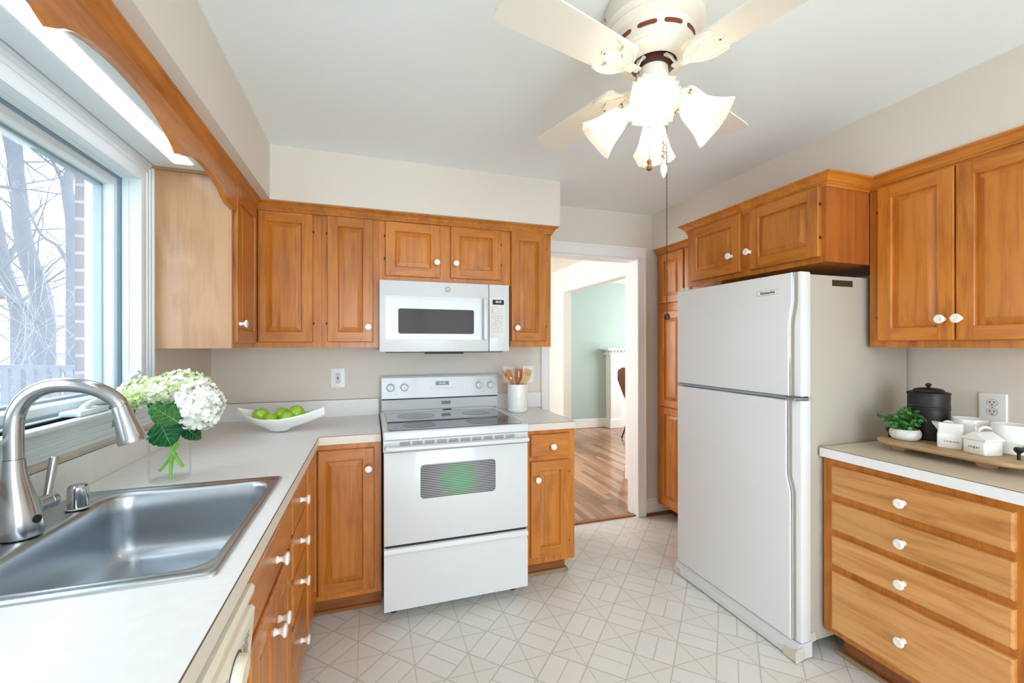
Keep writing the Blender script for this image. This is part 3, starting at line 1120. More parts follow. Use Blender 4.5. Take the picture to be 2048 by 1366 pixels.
ax = Vector((1, 0, -0.09)).normalized()
lathe(bm, to3(0.92, 0.760, 0.0003), ax, [(0.043, 0), (0.043, 0.001)], 28)
obj('dial_ring', bm, M['slotg'], pan)
bm = B()
lathe(bm, to3(0.92, 0.760, 0.0008), ax, [(0.038, 0), (0.036, 0.014), (0.030, 0.018)], 28)
obj('dial', bm, M['bisque'], pan)
for yy, n_ in ((0.99, 5), (0.85, 4)):
    for k in range(n_):
        bm = text_mesh('Normal Wash' if k % 2 else 'Rinse Hold', 0.0075, to3, yy, 0.792 - k * 0.010, 0.0006)
        obj('panel_print', bm, M['grey'], pan, flat=True)
obj('door_panel', box(B(), -0.285, 0.464, 0.13, -0.256, 1.054, 0.695, 0.006), M['bisque'], c)
obj('toe_panel', box(B(), -0.36, 0.47, 0.0, -0.285, 1.05, 0.125), M['black'], c, flat=True)

# worktops
ZT0, ZT = 0.886, 0.927
c = thing('worktop', 'white laminate worktop in an L round the sink and along to the stove', 'worktop', (-0.57, 1.5, ZT0))
bm = B()
XE = -0.247
SX0, SX1, SY0, SY1 = -0.835, -0.302, 0.990, 1.632      # cut-out for the sink
box(bm, XL + 0.001, -0.35, ZT0, XE, SY0, ZT)
box(bm, XL + 0.001, SY0, ZT0, SX0, SY1, ZT)
box(bm, SX1, SY0, ZT0, XE, SY1, ZT)
box(bm, XL + 0.001, SY1, ZT0, XE, YW - 0.001, ZT)
box(bm, XE, 2.293, ZT0, 0.046, YW - 0.001, ZT)
obj('worktop_slab', bm, M['lam'], c, flat=True)
bm = B()
box(bm, XE, -0.35, ZT0 + 0.0005, XE + 0.002, 2.291, ZT - 0.0018)
box(bm, XE + 0.002, 2.291, ZT0 + 0.0005, 0.046, 2.293, ZT - 0.0018)
obj('edge_band', bm, M['lam_edge_shaded'], c, flat=True, label='white laminate front edge with tan shade in its colour')
bm = B()
box(bm, XE, -0.35, ZT - 0.0018, XE + 0.0022, 2.2912, ZT)
box(bm, XE + 0.002, 2.2908, ZT - 0.0018, 0.046, 2.293, ZT)
obj('edge_seam', bm, M['seam'], c, flat=True, label='dark seam line of the laminate edge')
bm = B()
box(bm, XL + 0.001, -0.35, ZT, -0.876, YW - 0.02, 1.031, 0.0015)
box(bm, XL + 0.001, YW - 0.020, ZT, 0.046, YW - 0.001, 1.034, 0.0015)
obj('backsplash', bm, M['lam'], c, flat=True)
bm = B()
box(bm, -0.876, -0.35, 1.029, -0.8752, YW - 0.0205, 1.0315)
box(bm, -0.876, YW - 0.0208, 1.032, 0.046, YW - 0.0198, 1.0345)
obj('backsplash_seam', bm, M['seam'], c, flat=True)

c = thing('narrow_base_cabinet', 'narrow maple base cabinet with one drawer over one door right of the stove', 'base cabinet', (1.0, 2.6, 0))
obj('cabinet_box', box(B(), 0.842, 2.32, ZB0, 1.157, YW - 0.002, ZB1), M['wv'], c, flat=True)
obj('toe_kick', box(B(), 0.842, 2.39, 0, 1.125, YW - 0.002, ZB0), M['wkick'], c, flat=True)
bm = B()
box(bm, 0.842, 2.372, 0, 1.14, 2.39, 0.022, 0.006)
box(bm, 1.125, 2.372, 0, 1.142, 2.92, 0.022, 0.006)
obj('shoe_strip', bm, M['wshoe'], c)
drawer(c, 'back', 2.32, 0.872, 1.114, 0.731, 0.860, kn=(1.004, 0.789))
door(c, 'back', 2.32, 0.872, 1.114, 0.146, 0.704, kn=(0.908, 0.605))
hinges(c, 'back', 2.315, 1.117, (0.22, 0.63))
c = thing('small_worktop', 'small white laminate worktop between the stove and the doorway', 'worktop', (1.0, 2.6, ZT0))
obj('worktop_slab', box(B(), 0.838, 2.293, ZT0, 1.149, YW - 0.001, ZT, 0.001), M['lam'], c, flat=True)
bm = B()
box(bm, 0.838, 2.291, ZT0 + 0.0005, 1.149, 2.293, ZT - 0.0018)
box(bm, 1.149, 2.291, ZT0 + 0.0005, 1.151, YW - 0.02, ZT - 0.0018)
obj('edge_band', bm, M['lam_edge_shaded'], c, flat=True)
bm = B()
box(bm, 0.838, 2.2908, ZT - 0.0018, 1.151, 2.293, ZT)
box(bm, 1.149, 2.2908, ZT - 0.0018, 1.1512, YW - 0.02, ZT)
obj('edge_seam', bm, M['seam'], c, flat=True)
obj('backsplash', box(B(), 0.838, YW - 0.020, ZT, 1.186, YW - 0.001, 1.034, 0.0015), M['lam'], c, flat=True)

# ------------------------------------------------------------------ sink, faucet, air gap
c = thing('kitchen_sink', 'single bowl stainless steel drop in sink set in the worktop under the window', 'sink', (-0.57, 1.31, ZT))
bm = B()
O = (-0.848, 0.978, -0.290, 1.645)
I = (-0.742, 1.024, -0.318, 1.602)


def rl(x0, y0, x1, y1, r, z): return [Vector((x, y, z)) for x, y in rrect(x0, y0, x1, y1, r, 6)]


def lerp4(t): return tuple(O[i] + (I[i] - O[i]) * t for i in range(4))


loops = [rl(*O, 0.012, ZT + 0.0003), rl(O[0] + .001, O[1] + .001, O[2] - .001, O[3] - .001, 0.012, ZT + 0.004),
         rl(O[0] + .005, O[1] + .005, O[2] - .005, O[3] - .005, 0.013, ZT + 0.0065),
         rl(*lerp4(0.45), 0.03, ZT + 0.0045), rl(*lerp4(0.55), 0.035, ZT + 0.002), rl(*lerp4(0.75), 0.045, ZT + 0.0035),
         rl(*lerp4(0.9), 0.052, ZT + 0.003), rl(*I, 0.058, ZT - 0.002)]
for d_, zz in ((0.003, -0.010), (0.006, -0.05), (0.010, -0.12), (0.014, -0.155), (0.024, -0.180), (0.042, -0.192), (0.07, -0.196)):
    loops.append(rl(I[0] + d_, I[1] + d_, I[2] - d_, I[3] - d_, max(0.02, 0.06 - d_ * 0.3), ZT + zz))
loft(bm, loops, False, True)
snk = obj('sink_bowl', bm, M['steel'], c, sharp=60)
bm = B()
lathe(bm, (-0.57, 1.2, ZT - 0.1955), (0, 0, 1), [(0.055, 0), (0.053, 0.003), (0.042, 0.002), (0.036, -0.012 + 0.0125), (0.0, 0.0006)], 24)
obj('drain', bm, M['chrome'], c)

c = thing('kitchen_faucet', 'brushed nickel gooseneck pull down faucet standing at the back of the sink', 'faucet', (-0.785, 1.315, ZT + 0.006))
YF = 1.315
bm = B()
loops = []
for z, r, dx in ((0.933, 0.0365, 0.0), (0.936, 0.0375, 0.0), (0.955, 0.0375, 0.0), (0.985, 0.0355, -0.002), (1.01, 0.032, -0.004), (1.035, 0.0275, -0.007), (1.06, 0.0235, -0.010), (1.085, 0.0205, -0.012), (1.1135, 0.0185, -0.013)):
    loops.append(ring(Vector((-0.782 + dx, YF, z)), 28, Vector((1, 0, 0)), Vector((0, 1, 0)), r))
loft(bm, loops)
fb = obj('faucet_body', bm, M['nickel'], c, sharp=50)
bm = B()
lathe(bm, (-0.7475, YF - 0.0090, 0.972), (1, -0.25, 0.03), [(0.0095, -0.003), (0.0095, 0.0012), (0.0, 0.0016)], 18)
obj('sensor', bm, M['black'], fb)
bm = B()
path = smooth_path([(-0.795, YF, 1.1145), (-0.795, YF, 1.19), (-0.789, YF, 1.228), (-0.768, YF, 1.262), (-0.735, YF, 1.281), (-0.700, YF, 1.285), (-0.665, YF, 1.2805), (-0.634, YF, 1.269), (-0.611, YF, 1.253), (-0.5985, YF, 1.239), (-0.593, YF, 1.2275)], 6)
tube(bm, path, 0.0172, 20)
obj('spout', bm, M['nickel'], c, sharp=50)
bm = B()
lathe(bm, (-0.5932, YF, 1.2283), (0.28, 0, -1), [(0.0176, 0), (0.0182, 0.004), (0.0195, 0.02), (0.0235, 0.05), (0.0285, 0.082), (0.0298, 0.090), (0.0285, 0.094), (0.024, 0.0945), (0.022, 0.091), (0.0, 0.091)], 26)
obj('spray_head', bm, M['nickel'], c, sharp=50)
bm = B()
lathe(bm, (-0.775, YF + 0.028, 0.990), (0.12, 1, 0), [(0.0185, 0), (0.0185, 0.034), (0.0178, 0.0345), (0.0178, 0.036), (0.0185, 0.0365), (0.0185, 0.052), (0.016, 0.055), (0.0, 0.0555)], 22)
h = obj('handle_hub', bm, M['nickel'], c)
bm = B()
tube(bm, [(-0.772, YF + 0.066, 1.003), (-0.773, YF + 0.082, 1.05), (-0.774, YF + 0.096, 1.092), (-0.774, YF + 0.0965, 1.094)], [0.0072, 0.0085, 0.0098, 0.008], 14)
obj('lever', bm, M['nickel'], h)

c = thing('air_gap_cap', 'short chrome air gap cap beside the faucet on the sink rim', 'air gap', (-0.768, 1.492, ZT + 0.006))
bm = B()
lathe(bm, (-0.768, 1.492, 0.934), (0, 0, 1), [(0.0255, 0), (0.0255, 0.003), (0.0222, 0.0035), (0.0222, 0.052), (0.0215, 0.058), (0.018, 0.0625), (0.0, 0.064)], 26)
obj('cap', bm, M['chrome'], c)
bm = B()
lathe(bm, (-0.768, 1.492, 0.9335), (0, 0, 1), [(0.0265, 0), (0.0265, 0.003), (0.024, 0.0032)], 26)
obj('gasket', bm, M['bisque'], c)

# ------------------------------------------------------------------ stove
c = thing('electric_range', 'white freestanding electric range with glass cooktop between the maple cabinets', 'stove', (0.43, 2.55, 0))
SX_0, SX_1 = 0.058, 0.806
SB = FACE['back']
bm = B()
box(bm, SX_0 + 0.006, 2.235, 0.045, SX_1 - 0.006, 2.90, 0.925, 0.003)
obj('range_body', bm, M['app'], c)
for x in (SX_0 + 0.05, SX_1 - 0.05):
    for y in (2.30, 2.84):
        bm = B()
        lathe(bm, (x, y, 0.0), (0, 0, 1), [(0.018, 0), (0.018, 0.01), (0.01, 0.012), (0.01, 0.045)], 12)
        obj('levelling_foot', bm, M['black'], c)
bm = B()   # cooktop frame with a raised rim
loops = []
for ins, z in ((0, 0.918), (0, 0.948), (0.004, 0.955), (0.014, 0.957), (0.020, 0.952)):
    loops.append([Vector((x, y, z)) for x, y in rrect(SX_0 + ins - 0.004, 2.158 + ins, SX_1 - ins + 0.004, 2.845 - ins * 0.3, 0.012, 4)])
loft(bm, loops, True, True)
ck = obj('cooktop', bm, M['app'], c, sharp=50)
bm = B()
prism(bm, rrect(SX_0 + 0.025, 2.205, SX_1 - 0.025, 2.775, 0.012, 4), lambda u, v, w: Vector((u, v, w)), 0.9515, 0.9538)
gl = obj('cooktop_glass', bm, M['cook'], c, flat=True)
for x, y, r in ((0.245, 2.335, 0.088), (0.255, 2.63, 0.112), (0.615, 2.345, 0.112), (0.625, 2.635, 0.088)):
    bm = B()
    lathe(bm, (x, y, 0.9538), (0, 0, 1), [(r, 0), (r, 0.0005), (0.0, 0.0006)], 40)
    obj('burner', bm, M['burner'], gl, flat=True)
bm = B()
for k in range(9):
    box(bm, 0.447 + k * 0.0065, 2.80, 0.953, 0.4505 + k * 0.0065, 2.832, 0.9575)
obj('cooktop_vent', bm, M['slotg'], c, flat=True)
# backguard
bm = B()
pf = [(2.868, 0.955), (2.862, 1.022), (2.866, 1.025), (2.878, 1.026), (2.878, 1.031), (2.862, 1.033), (2.872, 1.165), (2.880, 1.175), (2.90, 1.178), (2.912, 1.172), (2.912, 0.955)]
loft(bm, [[Vector((x, y, z)) for y, z in pf] for x in (SX_0 + 0.004, SX_1 + 0.030)])
bgd = obj('backguard', bm, M['app'], c, flat=True)
bm = B()
box(bm, SX_0 + 0.006, 2.866, 1.0258, SX_1 + 0.028, 2.88, 1.0312)
obj('backguard_gap', bm, M['black'], bgd, flat=True)
bm = B()
for k in range(9):
    box(bm, 0.447 + k * 0.0068, 2.862, 0.985, 0.4505 + k * 0.0068, 2.868, 1.006)
obj('backguard_vent', bm, M['slotg'], bgd, flat=True)
slope = (0.0758)
tb = lambda u, v, w: Vector((u, 2.862 + (v - 1.033) * slope - w, v))
axk = (0, -1, slope)
for x in (0.117, 0.204, 0.704, 0.786):
    bm = B()
    lathe(bm, tb(x, 1.104, 0.0), axk, [(0.027, 0), (0.027, 0.004), (0.0225, 0.007), (0.021, 0.020), (0.018, 0.023), (0.0, 0.0235)], 24)
    kk = obj('control_knob', bm, M['app'], bgd)
    bm = B()
    box(bm, -0.0035, -0.019, 0, 0.0035, 0.019, 0.007, 0.0015, mat=Matrix.Translation(tb(x, 1.104, 0.0225)) @ Matrix.Rotation(PI / 2, 4, 'X'))
    obj('knob_grip', bm, M['app'], kk)
    bm = text_mesh('OFF', 0.008, tb, x, 1.139, 0.0004)
    obj('knob_mark', bm, M['grey'], bgd, flat=True)
bm = B()
prism(bm, [(0.36, 1.078), (0.545, 1.078), (0.545, 1.150), (0.36, 1.150)], tb, 0.0, 0.0008)
cpn = obj('clock_panel', bm, M['plate'], bgd, flat=True)
prism_b = B()
prism(prism_b, [(0.408, 1.112), (0.497, 1.112), (0.497, 1.138), (0.408, 1.138)], tb, 0.0008, 0.0016)
dsp = obj('clock_display', prism_b, M['dispb'], cpn, flat=True)
obj('clock_digits', text_mesh('11:12', 0.019, tb, 0.450, 1.1252, 0.0018), M['dispg'], dsp, flat=True)
for k in range(8):
    bm = B()
    uu = 0.372 + k * 0.0225
    prism(bm, rrect(uu, 1.088, uu + 0.014, 1.098, 0.004, 3), tb, 0.0008, 0.0014)
    obj('clock_button', bm, M['keyp'], cpn, flat=True)
bm = B()
prism(bm, rrect(0.622, 1.088, 0.636, 1.110, 0.002, 2), tb, 0.0, 0.003)
obj('light_switch', bm, M['plate'], bgd, flat=True)
for x in (0.15, 0.735):
    bm = B()
    lathe(bm, tb(x, 1.062, 0.0), axk, [(0.0026, 0), (0.0026, 0.0008)], 10)
    obj('indicator_dot', bm, M['slotg'], bgd, flat=True)
# oven door
OY = 2.176
bm = B()
box(bm, SX_0 - 0.001, OY, 0.392, SX_1 + 0.001, 2.234, 0.850, 0.006, 2)
od = obj('oven_door', bm, M['app'], c)
bm = B()
box(bm, SX_0 - 0.004, OY + 0.002, 0.852, SX_1 + 0.003, 2.234, 0.912, 0.004)
ot = obj('vent_panel', bm, M['app'], od)
to3 = SB(OY + 0.002)
for k in range(10):
    bm = B()
    u = 0.133 + k * 0.0608
    for j in range(3):
        prism(bm, [(u, 0.884 + j * 0.0065), (u + 0.05, 0.884 + j * 0.0065), (u + 0.05, 0.887 + j * 0.0065), (u, 0.887 + j * 0.0065)], to3, 0.0, 0.0006)
    obj('vent_slot', bm, M['slotg'], ot, flat=True)
bm = B()
path = smooth_path([(0.074, OY - 0.002, 0.876), (0.078, OY - 0.03, 0.877), (0.098, OY - 0.044, 0.877), (0.43, OY - 0.048, 0.877), (0.762, OY - 0.044, 0.877), (0.784, OY - 0.03, 0.877), (0.788, OY - 0.002, 0.876)], 6)
tube(bm, path, 0.0115, 14)
obj('oven_handle', bm, M['app'], od)
bm = B()
prism(bm, rrect(0.233, 0.610, 0.624, 0.779, 0.018, 5), SB(OY), 0.0, 0.0012)
obj('oven_window', bm, oven_glass(), od, flat=True)
obj('door_gap', box(B(), SX_0 + 0.01, 2.19, 0.9125, SX_1 - 0.01, 2.235, 0.9185), M['black'], c, flat=True)
bm = B()
lathe(bm, (0.232, 2.178, 0.9155), (0, -1, 0), [(0.006, 0), (0.006, 0.006), (0, 0.007)], 10)
obj('door_latch', bm, M['bisque'], c)
# storage drawer
bm = B()
pf = [(2.234, 0.068), (2.182, 0.068), (2.178, 0.072), (2.178, 0.322), (2.186, 0.332), (2.186, 0.340), (2.172, 0.348), (2.170, 0.356), (2.178, 0.374), (2.19, 0.380), (2.234, 0.380)]
loft(bm, [[Vector((x, y, z)) for y, z in pf] for x in (SX_0, SX_1)])
obj('storage_drawer', bm, M['app'], c, flat=True)
obj('drawer_gap', box(B(), SX_0 + 0.008, 2.186, 0.379, SX_1 - 0.008, 2.235, 0.393), M['black'], c, flat=True)

# ------------------------------------------------------------------ microwave
MY = 2.52
c = thing('microwave', 'white over the range microwave under the short maple cabinet', 'microwave', (0.43, 2.73, 1.34))
bm = B()
box(bm, 0.046, MY + 0.03, 1.345, 0.811, YW - 0.003, 1.754, 0.003)
obj('microwave_body', bm, M['app'], c)
bm = B()
box(bm, 0.043, MY, 1.341, 0.681, MY + 0.032, 1.751, 0.006, 2)
md = obj('microwave_door', bm, M['app'], c)
to3 = SB(MY)
bm = B()   # shallow recessed field round the window
loops = []
for ins, w in ((0.0, 0.0004), (0.004, 0.0016), (0.007, 0.0016)):
    loops.append([to3(a, b, w) for a, b in rrect(0.074 + ins, 1.408 + ins, 0.640 - ins, 1.668 - ins, 0.008, 4)])
loft(bm, loops)
obj('door_field', bm, M['app'], md, flat=True)
bm = B()
prism(bm, rrect(0.146, 1.446, 0.588, 1.590, 0.012, 5), to3, 0.0012, 0.0026)
obj('microwave_window', bm, M['dglass'], md, flat=True)
bm = B()
box(bm, 0.640, MY - 0.045, 1.408, 0.664, MY - 0.016, 1.660, 0.008, 2)
box(bm, 0.646, MY - 0.020, 1.415, 0.660, MY + 0.002, 1.435, 0.003)
box(bm, 0.646, MY - 0.020, 1.630, 0.660, MY + 0.002, 1.650, 0.003)
obj('microwave_handle', bm, M['app'], md)
bm = B()
lathe(bm, to3(0.430, 1.709, 0.0), (0, -1, 0), [(0.0165, 0), (0.0165, 0.002), (0.0155, 0.003), (0.0, 0.003)], 28)
bdg = obj('round_badge', bm, M['badge'], md, label='round bronze badge')
obj('badge_letters', text_mesh('GE', 0.015, to3, 0.430, 1.709, 0.0031), M['app'], bdg, flat=True)
bm = B()
box(bm, 0.684, MY, 1.341, 0.813, MY + 0.032, 1.751, 0.006, 2)
cp = obj('control_panel', bm, M['app'], c)
bm = B()
prism(bm, [(0.687, 1.424), (0.787, 1.424), (0.787, 1.671), (0.687, 1.671)], to3, 0.0002, 0.001)
kp = obj('keypad', bm, M['keyp'], cp, flat=True)
bm = B()
prism(bm, [(0.705, 1.627), (0.777, 1.627), (0.777, 1.657), (0.705, 1.657)], to3, 0.001, 0.002)
ds = obj('clock_display', bm, M['black'], kp, flat=True)
obj('clock_digits', text_mesh('10:12', 0.017, to3, 0.741, 1.644, 0.0022), M['dispw'], ds, flat=True)
bm = B()
lathe(bm, to3(0.721, 1.592, 0.0), (0, -1, 0), [(0.021, 0), (0.0205, 0.011), (0.018, 0.013), (0, 0.0132)], 28)
obj('dial', bm, M['keyp'], kp)
for k, (txt, u, v, s) in enumerate([('+', 0.763, 1.603, 0.014), ('-', 0.763, 1.588, 0.014),
        ('Popcorn', 0.715, 1.556, 0.0062), ('Beverage', 0.739, 1.556, 0.0062), ('Reheat', 0.763, 1.556, 0.0062),
        ('Potato', 0.715, 1.543, 0.0062), ('Melt', 0.739, 1.543, 0.0062), ('Steam', 0.763, 1.543, 0.0062),
        ('Auto Defrost', 0.739, 1.529, 0.0068), ('Time', 0.722, 1.518, 0.0068), ('Weight', 0.757, 1.518, 0.0068),
        ('Cook', 0.715, 1.505, 0.0062), ('Power', 0.739, 1.505, 0.0062), ('Timer', 0.763, 1.505, 0.0062),
        ('Convenience', 0.739, 1.491, 0.0068), ('Clock', 0.715, 1.479, 0.0062), ('Vent', 0.739, 1.479, 0.0062), ('Light', 0.763, 1.479, 0.0062),
        ('Start', 0.715, 1.461, 0.0068), ('Pause', 0.739, 1.461, 0.0068), ('Cancel', 0.763, 1.461, 0.0068)]):
    obj('keypad_print', text_mesh(txt, s, to3, u, v, 0.0012), M['grey'], kp, flat=True)
bm = B()
box(bm, 0.08, MY + 0.02, 1.335, 0.78, YW - 0.05, 1.3455, 0.002)
obj('bottom_grille', bm, M['slotg'], c)
bm = B()
box(bm, 0.30, MY + 0.012, 1.328, 0.53, MY + 0.09, 1.336, 0.003)
obj('work_light', bm, M['dglass'], c)

# ------------------------------------------------------------------ refrigerator
c = thing('refrigerator', 'white top freezer refrigerator standing between the pantry and the drawer base cabinet', 'refrigerator', (2.1, 1.76, 0))
FX = 1.768
FY0, FY1 = 1.366, 2.135
bm = B()
box(bm, 1.836, 1.386, 0.06, 2.50, 2.132, 1.694, 0.006, 2)
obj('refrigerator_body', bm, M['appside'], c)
bm = B()
box(bm, 1.826, 1.392, 0.08, 1.838, 2.126, 1.69)
obj('door_gasket', bm, M['slotg'], c, flat=True)


def fridge_door(name, z0, z1, bend):
    """door slab with a raised front panel whose handle edge has an S bend"""
    bm = B()
    box(bm, FX, FY0, z0, 1.828, FY1, z1, 0.008, 2)
    d = obj(name, bm, M['app2'], c)
    edge = bend
    outl = [(FY1 - 0.002, z0 + 0.002), (FY1 - 0.002, z1 - 0.002)] + list(reversed(edge))
    bm = B()
    t = bmesh.new()
    loops = []
    for ins, x in ((0, FX + 0.001), (0, FX - 0.013), (0.003, FX - 0.0172), (0.007, FX - 0.018)):
        L = []
        n = len(outl)
        for i, (y, z) in enumerate(outl):
            a = Vector(outl[i - 1]); b = Vector(outl[(i + 1) % n]); p = Vector((y, z))
            d1 = (p - a).normalized(); d2 = (b - p).normalized()
            n1 = Vector((d1.y, -d1.x)); n2 = Vector((d2.y, -d2.x))
            nn = (n1 + n2) / (1 + n1.dot(n2))
            q = p - nn * ins if False else p + nn * (-ins)
            L.append(Vector((x, q.x, q.y)))
        loops.append(L)
    loft(bm, loops)
    t.free()
    obj('front_panel', bm, M['app2'], d, sharp=30)
    bm = B()
    tube(bm, [(FX - 0.0105, y - 0.0025, z) for y, z in edge], 0.0026, 8)
    obj('handle_trim', bm, M['chrome'], d, label='thin metal trim along the handle recess')
    bm = B()
    outl2 = [(y - 0.002, z) for y, z in edge] + [(y - 0.016, z) for y, z in reversed(edge)]
    prism(bm, outl2, lambda u, v, w: Vector((FX - w, u, v)), 0.0, 0.0012)
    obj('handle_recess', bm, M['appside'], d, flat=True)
    return d


up = [(1.395, 1.153), (1.411, 1.156), (1.411, 1.44), (1.413, 1.475), (1.409, 1.49), (1.399, 1.545), (1.395, 1.565), (1.395, 1.697)]
up = [(1.411, 1.153), (1.411, 1.46), (1.409, 1.485), (1.398, 1.55), (1.395, 1.575), (1.395, 1.698)]
lo = [(1.404, 0.083), (1.404, 0.70), (1.405, 0.735), (1.421, 0.795), (1.423, 0.82), (1.423, 1.134)]
fd = fridge_door('freezer_door', 1.152, 1.700, up)
ld = fridge_door('refrigerator_door', 0.080, 1.136, lo)
FR = FACE['right'](FX - 0.018)
bm = B()
prism(bm, rrect(-1.572, 1.610, -1.459, 1.632, 0.002, 2), FR, 0.0, 0.0012)
bd = obj('name_badge', bm, M['plate'], fd, flat=True, label='small beige name badge')
bm = B()
for a, b, c_, d_ in ((-1.572, 1.610, -1.459, 1.6112), (-1.572, 1.6308, -1.459, 1.632), (-1.572, 1.610, -1.5708, 1.632), (-1.4602, 1.610, -1.459, 1.632)):
    prism(bm, [(a, b), (c_, b), (c_, d_), (a, d_)], FR, 0.0012, 0.0015)
obj('badge_border', bm, M['badge'], bd, flat=True)
obj('badge_letters', text_mesh('KitchenAid', 0.0165, FR, -1.5155, 1.6208, 0.0013, bold=0.0004), M['ink'], bd, flat=True)
bm = B()
box(bm, FX - 0.006, FY0 + 0.03, 1.139, 1.82, FY1 - 0.002, 1.150)
obj('door_divider', bm, plain('blue_grey_divider', lin(150, 164, 174), 0.4), c, flat=True)
bm = B()
box(bm, FX - 0.03, 1.372, 1.1385, 1.835, 1.420, 1.1475, 0.002)
lathe(bm, (1.83, 1.378, 1.135), (0, 0, 1), [(0.007, 0), (0.007, 0.018)], 10)
obj('centre_hinge', bm, M['chrome'], c)
bm = B()
box(bm, 1.772, 2.08, 1.6985, 1.86, 2.13, 1.712, 0.004)
for y in (2.122, 2.094):
    lathe(bm, (1.79, y, 1.700), (0, 0, 1), [(0.0105, 0), (0.0105, 0.014), (0.007, 0.021), (0, 0.022)], 12)
obj('top_hinge_cover', bm, M['app'], c)
bm = B()
pf = [(1.766, 0.076), (1.758, 0.072), (1.752, 0.050), (1.744, 0.040), (1.744, 0.012), (1.752, 0.008), (1.84, 0.008), (1.84, 0.076)]
loft(bm, [[Vector((x, y, z)) for x, z in pf] for y in (1.372, 2.150)])
obj('base_grille', bm, M['app'], c, flat=True)
bm = B()
box(bm, FX - 0.004, 2.10, 0.0765, 1.83, 2.134, 0.081)
obj('bottom_hinge', bm, M['slotg'], c, flat=True)
obj('serial_label', box(B(), 1.985, 1.3853, 1.646, 2.117, 1.3862, 1.674), plain('label_dark', lin(52, 42, 34), 0.5), c, flat=True, label='dark rectangular sticker on the side')
bm = B()
vt = [(1.741, 1.369, 0.0), (1.741, 1.369, 0.055), (1.775, 1.366, 0.066), (1.80, 1.369, 0.030), (1.785, 1.37, 0.006)]
a = [bm.verts.new(p) for p in vt]; b = [bm.verts.new(Vector(p) + Vector((0, 0.004, 0))) for p in vt]
bm.faces.new(a); bm.faces.new(list(reversed(b)))
for i in range(5):
    bm.faces.new((a[i], b[i], b[(i + 1) % 5], a[(i + 1) % 5]))
box(bm, 1.7395, 1.369, 0.006, 1.743, 1.43, 0.048, 0.001)
box(bm, 1.795, 1.381, 0.058, 1.875, 1.386, 0.098, 0.001, mat=Matrix.Translation((1.835, 1.383, 0.078)) @ Matrix.Rotation(R(-12), 4, 'Y') @ Matrix.Translation((-1.835, -1.383, -0.078)))
box(bm, 1.742, 2.10, 0.01, 1.745, 2.152, 0.05, 0.001)
obj('tape_patch', bm, M['tape'], c, flat=True, label='torn masking tape at the grille corner')
for x in (1.88, 2.40):
    for y in (1.45, 2.08):
        bm = B()
        lathe(bm, (x, y, 0.0), (0, 0, 1), [(0.02, 0), (0.02, 0.06)], 12)
        obj('foot', bm, M['black'], c)

# ------------------------------------------------------------------ cabinets along the right wall
c = thing('pantry_cabinet', 'tall shallow maple pantry cabinet in the corner beside the doorway, behind the refrigerator', 'pantry', (2.36, 2.56, 0))
obj('cabinet_box', box(B(), 2.2, 2.255, 0.105, XR - 0.002, 2.885, 2.095), M['wv'], c, flat=True)
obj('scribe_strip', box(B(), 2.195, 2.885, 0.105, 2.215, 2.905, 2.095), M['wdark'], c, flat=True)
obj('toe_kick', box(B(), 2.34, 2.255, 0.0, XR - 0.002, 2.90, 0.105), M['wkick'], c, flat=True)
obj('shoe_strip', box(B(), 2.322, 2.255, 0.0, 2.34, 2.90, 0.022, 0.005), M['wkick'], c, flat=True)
door(c, 'right', 2.2, 2.595, 2.868, 1.705, 2.090)
door(c, 'right', 2.2, 2.595, 2.868, 0.895, 1.640)
door(c, 'right', 2.2, 2.595, 2.868, 0.130, 0.880) if False else None
door(c, 'right', 2.2, 2.290, 2.580, 1.705, 2.090)
door(c, 'right', 2.2, 2.290, 2.580, 0.130, 1.640)
c = bpy.data.objects['pantry_cabinet']
door(c, 'right', 2.2, 2.595, 2.868, 0.130, 0.893)
crown([(2.2, 2.905), (2.2, 2.243)], 2.083, 'crown_moulding', 'short maple crown moulding over the tall corner pantry', sc=0.95)

c = thing('over_refrigerator_cabinet', 'two door maple cabinet sticking out over the top of the refrigerator', 'wall cabinet', (2.2, 1.8, 1.75))
obj('cabinet_box', box(B(), 1.92, 1.380, 1.75, XR - 0.002, 2.240, 2.105), M['wv'], c, flat=True)
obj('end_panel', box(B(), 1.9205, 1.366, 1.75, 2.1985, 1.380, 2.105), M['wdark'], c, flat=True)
door(c, 'right', 1.92, 1.818, 2.200, 1.776, 2.094, kn=(1.872, 1.870), horiz='wy')
door(c, 'right', 1.92, 1.388, 1.757, 1.776, 2.094, kn=(1.752, 1.870), horiz='wy')
hinges(c, 'right', 1.915, 1.385, (1.86, 2.01))
hinges(c, 'right', 1.915, 2.203, (1.86, 2.01))
crown([(XR, 2.242), (1.92, 2.242), (1.92, 1.366), (2.196, 1.366)], 2.083, 'crown_moulding', 'maple crown moulding wrapping the cabinet over the refrigerator', sc=0.92)

c = thing('two_door_wall_cabinet', 'large two door maple wall cabinet over the coffee tray', 'wall cabinet', (2.36, 1.06, ZU))
obj('cabinet_box', box(B(), 2.2, 0.755, ZU, XR - 0.002, 1.3645, 2.115), M['wv'], c, flat=True)
door(c, 'right', 2.2, 1.054, 1.324, 1.397, 2.087, kn=(1.0875, 1.482), horiz='wy')
door(c, 'right', 2.2, 0.780, 1.050, 1.397, 2.087, kn=(1.0365, 1.482), horiz='wy')
hinges(c, 'right', 2.195, 1.327, (1.50, 1.98))
crown([(2.2, 1.3645), (2.2, 0.755)], 2.083, 'crown_moulding', 'maple crown moulding over the wall cabinet above the coffee tray', sc=0.95)

